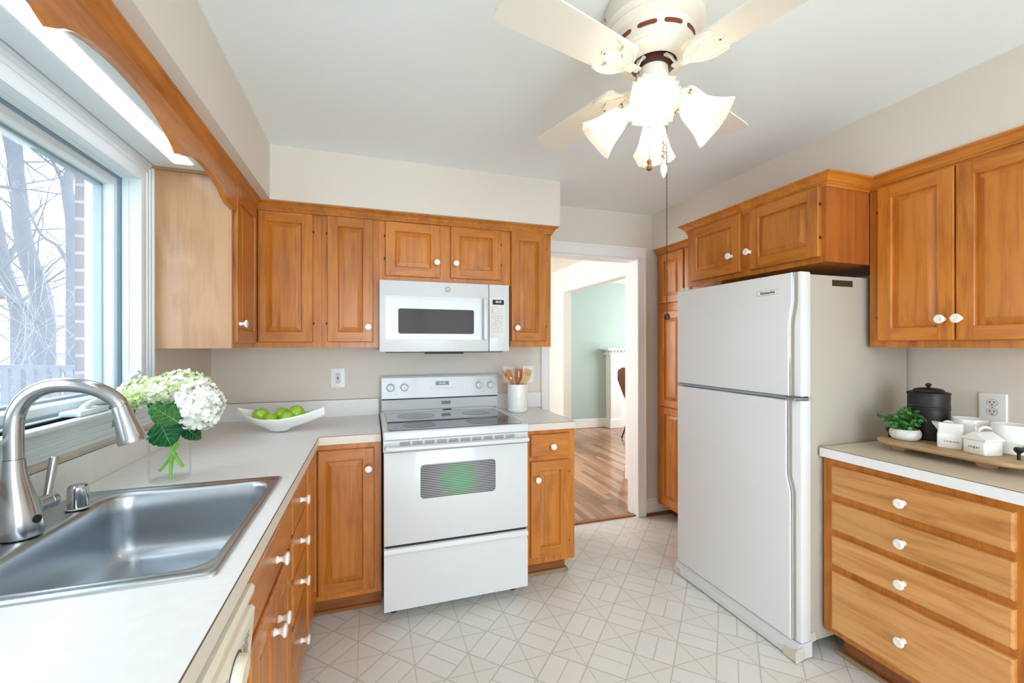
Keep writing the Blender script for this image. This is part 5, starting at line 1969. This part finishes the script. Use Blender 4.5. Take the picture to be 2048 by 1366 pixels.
def utensil(name, label, base, tip, wmax, mat, kind, nrm=(0.3, -1, 0.1)):
    base, tip = Vector(base), Vector(tip)
    ax = (tip - base)
    L = ax.length
    ax.normalize()
    side = ax.cross(Vector(nrm)).normalized()
    nn = side.cross(ax).normalized()
    hw = {'spoon': [(0, .007), (.60, .007), (.66, .012), (.72, .5 * wmax), (.80, .88 * wmax), (.88, wmax), (.94, .92 * wmax), (.98, .6 * wmax), (1.0, .18 * wmax)],
          'turner': [(0, .007), (.58, .008), (.66, .6 * wmax), (.74, .95 * wmax), (.95, wmax), (1.0, wmax)],
          'fork': [(0, .006), (.60, .007), (.70, .7 * wmax), (.82, wmax), (.95, .95 * wmax), (1.0, .8 * wmax)]}[kind]
    o = thing(name, label, 'utensil', base, 'wooden utensils in the white crock')
    bm = B()
    outline = [(-w, t * L) for t, w in hw] + [(w, t * L) for t, w in reversed(hw)]
    def T(u, v, w):
        t = v / L
        curve = 0.020 * max(0, t - 0.6) ** 1.5 * 2 if kind != 'turner' else 0.0
        return base + ax * v + side * u + nn * (w - curve)
    prism(bm, outline, T, -0.0028, 0.0028)
    blade = obj('utensil_blade', bm, M[mat], o, flat=True)
    if kind == 'fork':
        for s in (-0.45, 0, 0.45):
            bm = B()
            prism(bm, [(s * wmax - .0015, .84 * L), (s * wmax + .0015, .84 * L), (s * wmax + .0015, .94 * L), (s * wmax - .0015, .94 * L)], T, 0.0028, 0.0033)
            obj('slot', bm, M['stalk'], blade, flat=True)
    if kind == 'turner':
        bm = B()
        prism(bm, [(-.004, .78 * L), (.004, .78 * L), (.004, .93 * L), (-.004, .93 * L)], T, 0.0028, 0.0033)
        obj('slot', bm, M['plate'], blade, flat=True)
    if kind == 'spoon':
        bm = B()
        lathe(bm, T(0, .78 * L, 0.0028), nn, [(0.0075, 0), (0.0075, 0.0006)], 14)
        obj('hole', bm, M['plate'], blade, flat=True)


utensil('wooden_fork', 'thin pale wooden fork leaning left in the crock', (0.955, 2.74, 0.955), (0.835, 2.700, 1.207), 0.019, 'uw1', 'fork', (0.9, -0.7, 0.3))
utensil('wooden_spoon', 'darker wooden spoon with a hole, left of centre in the crock', (0.960, 2.745, 0.955), (0.868, 2.715, 1.215), 0.021, 'uw2', 'spoon')
utensil('wooden_turner', 'brown slotted wooden turner upright in the middle of the crock', (0.945, 2.765, 0.955), (0.958, 2.760, 1.218), 0.028, 'uw2', 'turner')
utensil('slotted_spoon', 'pale slotted wooden spoon leaning right in the crock', (0.915, 2.745, 0.955), (1.022, 2.720, 1.213), 0.033, 'uw1', 'fork')

# ------------------------------------------------------------------ coffee tray and what stands on it
ZTR = 0.975
c = thing('riser_tray', 'long wooden riser tray with black metal loop handles on the coffee worktop', 'tray', (2.2, 1.04, ZT))
bm = B()
loops = []
x0, x1, y0, y1 = 2.062, 2.345, 0.800, 1.292
for ins, z in ((0.014, ZTR - 0.021), (0.003, ZTR - 0.016), (0.0, ZTR - 0.010), (0.001, ZTR - 0.003), (0.005, ZTR)):
    loops.append([Vector((x, y, z)) for x, y in rrect(x0 + ins, y0 + ins, x1 - ins, y1 - ins, 0.09, 8)])
loft(bm, loops)
obj('board', bm, M['tray'], c)
for (x, y) in ((2.15, 1.215), (2.27, 1.215), (2.15, 0.945), (2.27, 0.945)):
    bm = B()
    loft(bm, [[Vector((x + sx * s, y + sy * s, z)) for sx, sy in ((-1, -1), (1, -1), (1, 1), (-1, 1))] for s, z in ((0.017, ZT + 0.0005), (0.020, ZT + 0.004), (0.027, ZTR - 0.0195))])
    obj('foot', bm, M['tray'], c, flat=True)
for y, yy in ((1.262, 1), (0.868, -1)):
    for x in (2.158, 2.252):
        pass
    bm = B()
    pth = [(2.158, y, ZTR), (2.158, y, ZTR + 0.026)]
    tube(bm, pth, 0.0048, 10)
    tube(bm, [(2.252, y, ZTR), (2.252, y, ZTR + 0.026)], 0.0048, 10)
    for x in (2.158, 2.252):
        lathe(bm, (x, y, ZTR + 0.022), (0, 0, 1), [(0.005, 0), (0.011, 0.006), (0.0135, 0.014), (0.010, 0.021), (0.0, 0.023)], 14)
    tube(bm, [(2.158, y, ZTR + 0.037), (2.252, y, ZTR + 0.037)], 0.0055, 10)
    obj('tray_handle', bm, M['blackm'], c, label='black metal handle')

# canister
KX, KY = 2.285, 1.190
c = thing('black_canister', 'tall black metal canister with a knobbed lid at the back of the tray', 'canister', (KX, KY, ZTR))
RC = 0.068
bm = B()
lathe(bm, (KX, KY, ZTR + 0.0005), (0, 0, 1), [(0.0, 0), (RC - 0.004, 0), (RC, 0.004), (RC, 0.128), (RC + 0.0015, 0.130), (RC + 0.0015, 0.133), (RC, 0.135), (RC, 0.139), (RC + 0.0015, 0.141), (RC, 0.144), (RC, 0.196), (0.0, 0.196)], 48, cap0=False, cap1=False)
obj('canister_body', bm, M['blackm'], c)
bm = B()
lathe(bm, (KX, KY, ZTR + 0.192), (0, 0, 1), [(RC + 0.001, 0), (RC + 0.003, 0.001), (RC + 0.003, 0.006), (RC - 0.004, 0.010), (RC - 0.016, 0.0125), (RC - 0.020, 0.020), (RC - 0.036, 0.0255), (0.012, 0.0275), (0.0, 0.028)], 48, cap1=False)
ld_ = obj('canister_lid', bm, M['blackm'], c)
bm = B()
lathe(bm, (KX, KY, ZTR + 0.2185), (0, 0, 1), [(0.006, 0), (0.005, 0.004), (0.009, 0.008), (0.0105, 0.013), (0.008, 0.019), (0.0, 0.021)], 20)
obj('lid_knob', bm, M['blackm'], ld_)

# plant
PX, PY = 2.160, 1.205
c = thing('potted_plant', 'small leafy green plant in a whitewashed round pot at the far end of the tray', 'plant', (PX, PY, ZTR))
bm = B()
lathe(bm, (PX, PY, ZTR + 0.0005), (0, 0, 1), [(0.0, 0), (0.034, 0), (0.042, 0.004), (0.050, 0.014), (0.0525, 0.026), (0.051, 0.038), (0.046, 0.046), (0.042, 0.0465), (0.041, 0.042), (0.0, 0.040)], 36, cap0=False, cap1=False)
obj('pot', bm, M['stone'], c)
rnd = random.Random(3)
bm = B()
bs = B()
for i in range(46):
    az = rnd.uniform(0, 2 * PI)
    lean = rnd.uniform(0.15, 1.05)
    ln = rnd.uniform(0.05, 0.10)
    p = Vector((PX + rnd.uniform(-.02, .02), PY + rnd.uniform(-.02, .02), ZTR + 0.042))
    d = Vector((math.cos(az) * math.sin(lean), math.sin(az) * math.sin(lean), math.cos(lean)))
    pts = [p, p + d * ln * 0.5 + Vector((0, 0, 0.004)), p + d * ln]
    tube(bs, pts, [0.0011, 0.0010, 0.0007], 5)
    for k in range(9):
        t = 0.25 + 0.75 * k / 8
        q = pts[0].lerp(pts[2], t)
        e = Vector((rnd.uniform(-1, 1), rnd.uniform(-1, 1), rnd.uniform(-.3, .9))).normalized()
        u, v, w = frame_of((e + d * 0.5 + Vector((0, 0, 0.4))).normalized())
        s = rnd.uniform(0.0065, 0.0112)
        cen = q + e * s * 0.9
        ringv = [bm.verts.new(cen + u * (math.cos(a) * s) + v * (math.sin(a) * s * 0.85)) for a in [2 * PI * j / 8 for j in range(8)]]
        mid = bm.verts.new(cen - w * s * 0.25)
        for j in range(8):
            bm.faces.new((ringv[j], ringv[(j + 1) % 8], mid))
fo = obj('foliage', bm, M['pl1'], c, sharp=80)
obj('twigs', bs, M['green2'], c)

# creamer in the shape of a milk carton
def rot_to3(cx_, cy__, az):
    """front face of a box standing at (cx, cy): u along the face, v up from the tray, w outward; az = direction the face looks"""
    n = Vector((math.cos(az), math.sin(az), 0)); t = Vector((0, 0, 1)).cross(n)
    return lambda u, v, w: Vector((cx_, cy__, ZTR)) + t * u + n * w + Vector((0, 0, v))


az = R(180 + 17)
T = rot_to3(2.170, 1.058, az)
c = thing('cream_pitcher', 'white ceramic cream pitcher shaped like a milk carton with the word cream', 'pitcher', (2.170, 1.058, ZTR))
hw, hd = 0.036, 0.031
bm = B()
loops = []
for v, su, sw_ in ((0.0005, 0.95, 0.95), (0.003, 1.0, 1.0), (0.054, 1.0, 1.0), (0.058, 0.97, 0.94), (0.086, 0.93, 0.42), (0.092, 0.93, 0.30), (0.095, 0.91, 0.26)):
    loops.append([T(a * su, v, b * sw_) for a, b in rrect(-hw, -hd, hw, hd, 0.005, 3)])
loft(bm, loops)
cb = obj('carton_body', bm, M['ceramic'], c, sharp=40)
bm = B()       # pouring lip toward the plant
loops = []
for u, v0_, v1_, w_ in ((-hw * 0.9, 0.052, 0.094, 0.022), (-hw - 0.010, 0.076, 0.096, 0.015), (-hw - 0.019, 0.088, 0.097, 0.006)):
    loops.append([T(-abs(u) if False else u, v0_, 0), T(u, v1_, -w_), T(u, v1_, w_)])
loft(bm, loops)
obj('pouring_lip', bm, M['ceramic'], c, sharp=40)
obj('lettering', text_mesh('cream', 0.0118, T, 0.006, 0.028, hd + 0.0004, sx=1.15, space=1.3), M['ink'], cb, flat=True)
# sugar box with a gabled lid
az = R(166)
T = rot_to3(2.152, 0.959, az)
c = thing('sugar_box', 'white ceramic sugar box with a gabled lid and the word sugar on it', 'sugar box', (2.152, 0.959, ZTR))
hw, hd = 0.038, 0.0365
bm = B()
loops = []
for v, s in ((0.0005, 0.95), (0.003, 1.0), (0.049, 1.0), (0.051, 0.97)):
    loops.append([T(a * s, v, b * s) for a, b in rrect(-hw, -hd, hw, hd, 0.008, 3)])
loft(bm, loops)
sbx = obj('sugar_body', bm, M['ceramic'], c, sharp=40)
bm = B()
LQ = [(-hw - 0.002, 0.0525), (-hw - 0.002, 0.058), (-hw * 0.1, 0.080), (0.0, 0.0815), (hw * 0.1, 0.080), (hw + 0.002, 0.058), (hw + 0.002, 0.0525)]
loft(bm, [[T(u, v, w) for u, v in LQ] for w in (-hd - 0.002, hd + 0.002)])
obj('gabled_lid', bm, M['ceramic'], c, sharp=20)
obj('lettering', text_mesh('sugar', 0.0118, T, 0.002, 0.027, hd + 0.0004, sx=1.15, space=1.3), M['ink'], sbx, flat=True)


def mug(label, x, y, r, haz, hgt=0.108):
    c = thing('mug', label, 'mug', (x, y, ZTR), 'white mugs on the tray')
    bm = B()
    lathe(bm, (x, y, ZTR + 0.0005), (0, 0, 1), [(0.0, 0), (r * 0.80, 0), (r * 0.90, 0.004), (r * 0.965, 0.020), (r, 0.05), (r * 1.01, hgt - 0.003), (r * 0.995, hgt), (r * 0.965, hgt - 0.002), (r * 0.95, 0.05), (r * 0.86, 0.012), (0.0, 0.008)], 40, cap0=False, cap1=False)
    obj('mug_body', bm, M['ceramic'], c)
    d = Vector((math.cos(haz), math.sin(haz), 0))
    b0 = Vector((x, y, ZTR)) + d * (r * 0.97)
    pts = smooth_path([b0 + Vector((0, 0, 0.085)), b0 + d * 0.020 + Vector((0, 0, 0.091)), b0 + d * 0.036 + Vector((0, 0, 0.078)), b0 + d * 0.036 + Vector((0, 0, 0.058)), b0 + d * 0.022 + Vector((0, 0, 0.036)), b0 + Vector((0, 0, 0.026))], 5)
    bm = B()
    tube(bm, pts, 0.0055, 10)
    obj('mug_handle', bm, M['ceramic'], c)


mug('white mug at the back of the tray, between the canister and the other mug', 2.285, 1.055, 0.052, R(140))
mug('white mug at the near end of the tray behind the sugar box', 2.262, 0.925, 0.055, R(132))

# ------------------------------------------------------------------ living room seen through the doorway
MYF = 6.358
c = thing('fireplace_mantel', 'white fireplace mantel with dentil trim on the teal wall', 'fireplace', (4.3, 6.25, 0))
bm = B()
box(bm, 3.76, 6.20, 0, 3.97, MYF, 1.12, 0.004)
box(bm, 4.95, 6.20, 0, 5.16, MYF, 1.12, 0.004)
box(bm, 3.76, 6.20, 1.12, 5.16, MYF, 1.22, 0.004)
box(bm, 3.74, 6.185, 0, 3.99, MYF, 0.14, 0.004)
obj('mantel_surround', bm, M['trim'], c)
bm = B()
for a, b, z0, z1 in ((0.0, 0.0, 1.20, 1.225), (0.02, 0.02, 1.225, 1.25), (0.05, 0.05, 1.285, 1.30), (0.08, 0.08, 1.30, 1.325)):
    box(bm, 3.74 - a, 6.185 - b, z0, 5.18 + a, MYF, z1, 0.003)
box(bm, 3.75, 6.185, 1.25, 5.17, MYF, 1.285)
obj('mantel_shelf', bm, M['trim'], c)
for k in range(22):
    bm = B()
    box(bm, 3.76 + k * 0.064, 6.160, 1.252, 3.79 + k * 0.064, 6.187, 1.283)
    obj('dentil', bm, M['trim'], c, flat=True)
obj('hearth_panel', box(B(), 3.97, 6.28, 0, 4.95, MYF, 1.12), M['trim'], c, flat=True)
obj('firebox', box(B(), 4.15, 6.275, 0, 4.77, 6.285, 0.8), M['black'], c, flat=True)
CHX = 0.20
c = thing('leather_chair', 'brown leather side chair on thin black legs in front of the fireplace', 'chair', (3.8, 5.25, 0))
bm = B()
loops = []
for x, z, y0_, y1_ in ((3.50, 0.42, 5.05, 5.55), (3.40, 0.62, 5.02, 5.58), (3.31, 0.86, 5.0, 5.60), (3.29, 1.00, 5.04, 5.56), (3.32, 1.05, 5.12, 5.48)):
    loops.append([Vector((x + CHX, y0_, z)), Vector((x + CHX + 0.07, y0_ - 0.02, z - 0.02)), Vector((x + CHX + 0.07, y1_ + 0.02, z - 0.02)), Vector((x + CHX, y1_, z))])
loft(bm, loops)
obj('backrest', bm, M['leather'], c, sharp=50)
bm = B()
box(bm, 3.46 + CHX, 5.03, 0.40, 3.95 + CHX, 5.57, 0.48, 0.03, 3)
obj('seat', bm, M['leather'], c)
for x, y in ((3.52, 5.10), (3.52, 5.5), (4.12, 5.06), (4.12, 5.54)):
    bm = B()
    tube(bm, smooth_path([(x, y, 0.0), (x + (0.10 if x < 3.7 else -0.03), y, 0.24), (x + (0.20 if x < 3.7 else -0.06), y, 0.42)], 4), 0.011, 8)
    obj('leg', bm, M['black'], c)

# ------------------------------------------------------------------ outdoors
XO = -1.135
bm = B()
box(bm, XL - 0.205, WY1 + 0.02, -0.6, XL - 0.125, 3.4, 2.9)
box(bm, XL - 0.205, -1.0, -0.6, XL - 0.13, WY0 - 0.02, 2.9)
box(bm, XL - 0.205, WY0 - 0.02, -0.6, XL - 0.13, WY1 + 0.02, WZ0 - 0.04)
box(bm, XL - 0.205, WY0 - 0.02, WZ1 + 0.02, XL - 0.13, WY1 + 0.02, 2.9)
struct('wall_exterior', bm, M['brick'])
bm = B()
box(bm, XL - 0.165, WY1 - 0.0, WZ0 - 0.04, XL - 0.125, WY1 + 0.03, WZ1 + 0.02)
box(bm, XL - 0.165, WY0 - 0.03, WZ0 - 0.04, XL - 0.125, WY0, WZ1 + 0.02)
box(bm, XL - 0.165, WY0, WZ1, XL - 0.125, WY1, WZ1 + 0.02)
struct('trim_6', bm, M['winw'])
struct('ground', box(B(), -40, -10, -0.75, XL - 0.205, 45, -0.6), M['lawn'])

fp0, fp1 = Vector((-7.6, 9.25, 0)), Vector((-2.6, 6.75, 0))
c = thing('picket_fence', 'weathered grey wooden fence across the yard seen through the window', 'fence', tuple(fp0) )
ORG[c.name] = Vector(fp0)
fd_ = (fp1 - fp0).normalized()
fn = Vector((-fd_.y, fd_.x, 0))
Lf = (fp1 - fp0).length


def fence_box(a0, a1, z0, z1, off, th):
    bm = B()
    pts = []
    for z in (z0, z1):
        pts.append([fp0 + fd_ * a0 + fn * off + Vector((0, 0, z)), fp0 + fd_ * a1 + fn * off + Vector((0, 0, z)), fp0 + fd_ * a1 + fn * (off + th) + Vector((0, 0, z)), fp0 + fd_ * a0 + fn * (off + th) + Vector((0, 0, z))])
    return loft(bm, pts)


for z0, z1 in ((1.02, 1.11), (0.25, 0.34), (-0.45, -0.36)):
    obj('fence_rail', fence_box(0, Lf, z0, z1, 0.0, 0.04), M['fence'], c, flat=True)
k = 0
a = 0.02
while a < Lf - 0.15:
    obj('picket', fence_box(a, a + 0.125, -0.58, 1.06, -0.025, 0.022), M['fence'], c, flat=True)
    obj('picket', fence_box(a + 0.10, a + 0.21, -0.58, 1.06, 0.045, 0.022), M['fence'], c, flat=True) if k % 3 == 0 else None
    a += 0.215
    k += 1
for a in (0.6, 2.45, 4.3):
    obj('fence_post', fence_box(a, a + 0.12, -0.6, 1.15, -0.06, 0.1), M['fence'], c, flat=True)


def grow(bm, p, d, r, ln, rnd, depth, bend=0.25):
    """recursive bare branch"""
    pts = [p]
    n = 4
    for i in range(n):
        d = (d + Vector((rnd.uniform(-bend, bend), rnd.uniform(-bend, bend), rnd.uniform(-bend * 0.6, bend * 0.9)))).normalized()
        pts.append(pts[-1] + d * (ln / n))
    r1 = max(r * 0.35, 0.004)
    rad = [r + (r1 - r) * i / n for i in range(n + 1)]
    tube(bm, pts, rad, 6 if r > 0.02 else 4)
    if depth > 0:
        for k in range(rnd.choice((2, 3))):
            i = rnd.randint(1, n)
            dd = (d + Vector((rnd.uniform(-1, 1), rnd.uniform(-1, 1), rnd.uniform(-0.3, 0.8)))).normalized()
            grow(bm, pts[i], dd, rad[i] * 0.6, ln * rnd.uniform(0.5, 0.75), rnd, depth - 1, bend)


def tree(label, trunk, radii, limbs, seed, twigs=10, tw=(0.022, 1.5, 3)):
    """trunk and named limbs as poly-lines (world), plus random twigs"""
    o = thing('bare_tree', label, 'tree', trunk[0], 'bare winter trees beyond the fence')
    rnd = random.Random(seed)
    bm = B()
    P = smooth_path(trunk, 5)
    n = len(P)
    Rr = [radii[0] + (radii[1] - radii[0]) * i / (n - 1) for i in range(n)]
    tube(bm, P, Rr, 10)
    obj('trunk', bm, M['bark'], o, sharp=70)
    for pts, r0, r1 in limbs:
        bm = B()
        Q = smooth_path(pts, 5)
        tube(bm, Q, [r0 + (r1 - r0) * i / (len(Q) - 1) for i in range(len(Q))], 8)
        for k in range(4):
            i = rnd.randint(len(Q) // 3, len(Q) - 1)
            grow(bm, Q[i], Vector((rnd.uniform(-1, 1), rnd.uniform(-1, 1), rnd.uniform(-.2, 1))).normalized(), r1 * 0.7, tw[1], rnd, tw[2] - 1)
        obj('limb', bm, M['bark'], o, sharp=70)
    bm = B()
    for k in range(twigs):
        i = rnd.randint(n // 3, n - 1)
        grow(bm, P[i], Vector((rnd.uniform(-1, 1), rnd.uniform(-1, 1), rnd.uniform(-.2, .8))).normalized(), tw[0], tw[1], rnd, tw[2])
    obj('twigs', bm, M['bark'], o, sharp=70)
    return o


tree('thick bare tree with a forking trunk in the middle of the window view',
     [(-7.0, 12.42, -0.6), (-7.0, 12.40, 1.2), (-7.0, 12.42, 2.0), (-7.0, 12.28, 2.65), (-7.0, 12.05, 3.1), (-7.0, 11.80, 3.8), (-7.0, 11.72, 4.6), (-7.0, 11.60, 5.2), (-7.0, 11.35, 5.9)], (0.23, 0.09),
     [([(-7.0, 12.36, 1.75), (-7.0, 12.0, 2.15), (-7.0, 11.55, 2.33), (-7.0, 11.2, 2.42), (-7.1, 10.6, 2.7)], 0.11, 0.05),
      ([(-7.0, 11.72, 4.75), (-7.05, 11.85, 5.1), (-7.1, 11.92, 5.6), (-7.1, 12.0, 6.4)], 0.07, 0.03),
      ([(-7.0, 11.70, 4.85), (-6.9, 11.4, 4.6), (-6.9, 11.1, 4.5)], 0.06, 0.03),
      ([(-7.0, 12.28, 2.55), (-7.1, 12.5, 2.75), (-7.15, 12.62, 3.2)], 0.09, 0.03)], 4, 6)
tree('bare tree with a double trunk at the left edge of the window view',
     [(-8.0, 13.42, -0.6), (-8.0, 13.40, 1.8), (-8.0, 13.32, 2.3), (-8.0, 13.14, 2.75), (-8.0, 12.97, 3.15), (-8.0, 12.8, 4.0), (-8.1, 12.6, 5.4)], (0.17, 0.08),
     [([(-8.0, 13.3, 2.4), (-8.1, 13.0, 3.0), (-8.2, 12.7, 3.4), (-8.3, 12.3, 4.3)], 0.08, 0.03),
      ([(-8.0, 12.95, 3.2), (-7.8, 13.1, 4.0), (-7.8, 13.2, 5.2)], 0.06, 0.03)], 8, 5)
tree('slim bare tree rising beside the brick edge of the window',
     [(-6.0, 11.52, -0.6), (-6.0, 11.52, 2.7), (-6.0, 11.49, 3.9), (-6.0, 11.38, 4.4), (-6.0, 11.32, 4.75), (-6.0, 11.42, 5.1), (-6.0, 11.40, 6.2)], (0.13, 0.075),
     [([(-6.0, 11.32, 4.6), (-6.05, 11.1, 4.95), (-6.1, 10.85, 5.35)], 0.045, 0.02),
      ([(-6.0, 11.50, 2.9), (-6.1, 11.25, 3.4), (-6.2, 10.9, 3.6), (-6.3, 10.6, 4.3)], 0.045, 0.015)], 12, 4)
for i, (x, y, h_, lab) in enumerate(((-11.0, 17.0, 3.4, 'distant thin bare tree behind the forking tree'), (-9.0, 15.8, 3.0, 'distant bare sapling left of the slim tree beside the brick'),
                                     (-13.5, 18.6, 3.6, 'distant bare tree far behind the double trunk'), (-10.2, 17.4, 2.6, 'distant low bare tree between the thick trunk and the brick'))):
    tree(lab, [(x, y, -0.6), (x + 0.05, y, h_ * 0.5), (x - 0.1, y + 0.1, h_)], (0.10, 0.05), [], 30 + i, 14, (0.025, 1.5, 3))
c = thing('pale_shrub', 'pale bare shrub with tangled twigs just behind the fence', 'shrub', (-5.6, 9.6, -0.6))
rnd = random.Random(77)
for x, y in ((-5.9, 9.75), (-5.2, 9.4), (-4.75, 9.2), (-6.4, 9.9)):
    bm = B()
    for k in range(4):
        grow(bm, Vector((x + rnd.uniform(-.2, .2), y + rnd.uniform(-.2, .2), -0.6)), Vector((rnd.uniform(-.5, .5), rnd.uniform(-.5, .5), 1)).normalized(), 0.013, 2.1, rnd, 2, 0.3)
    obj('twigs', bm, M['bark2'], c, sharp=70)
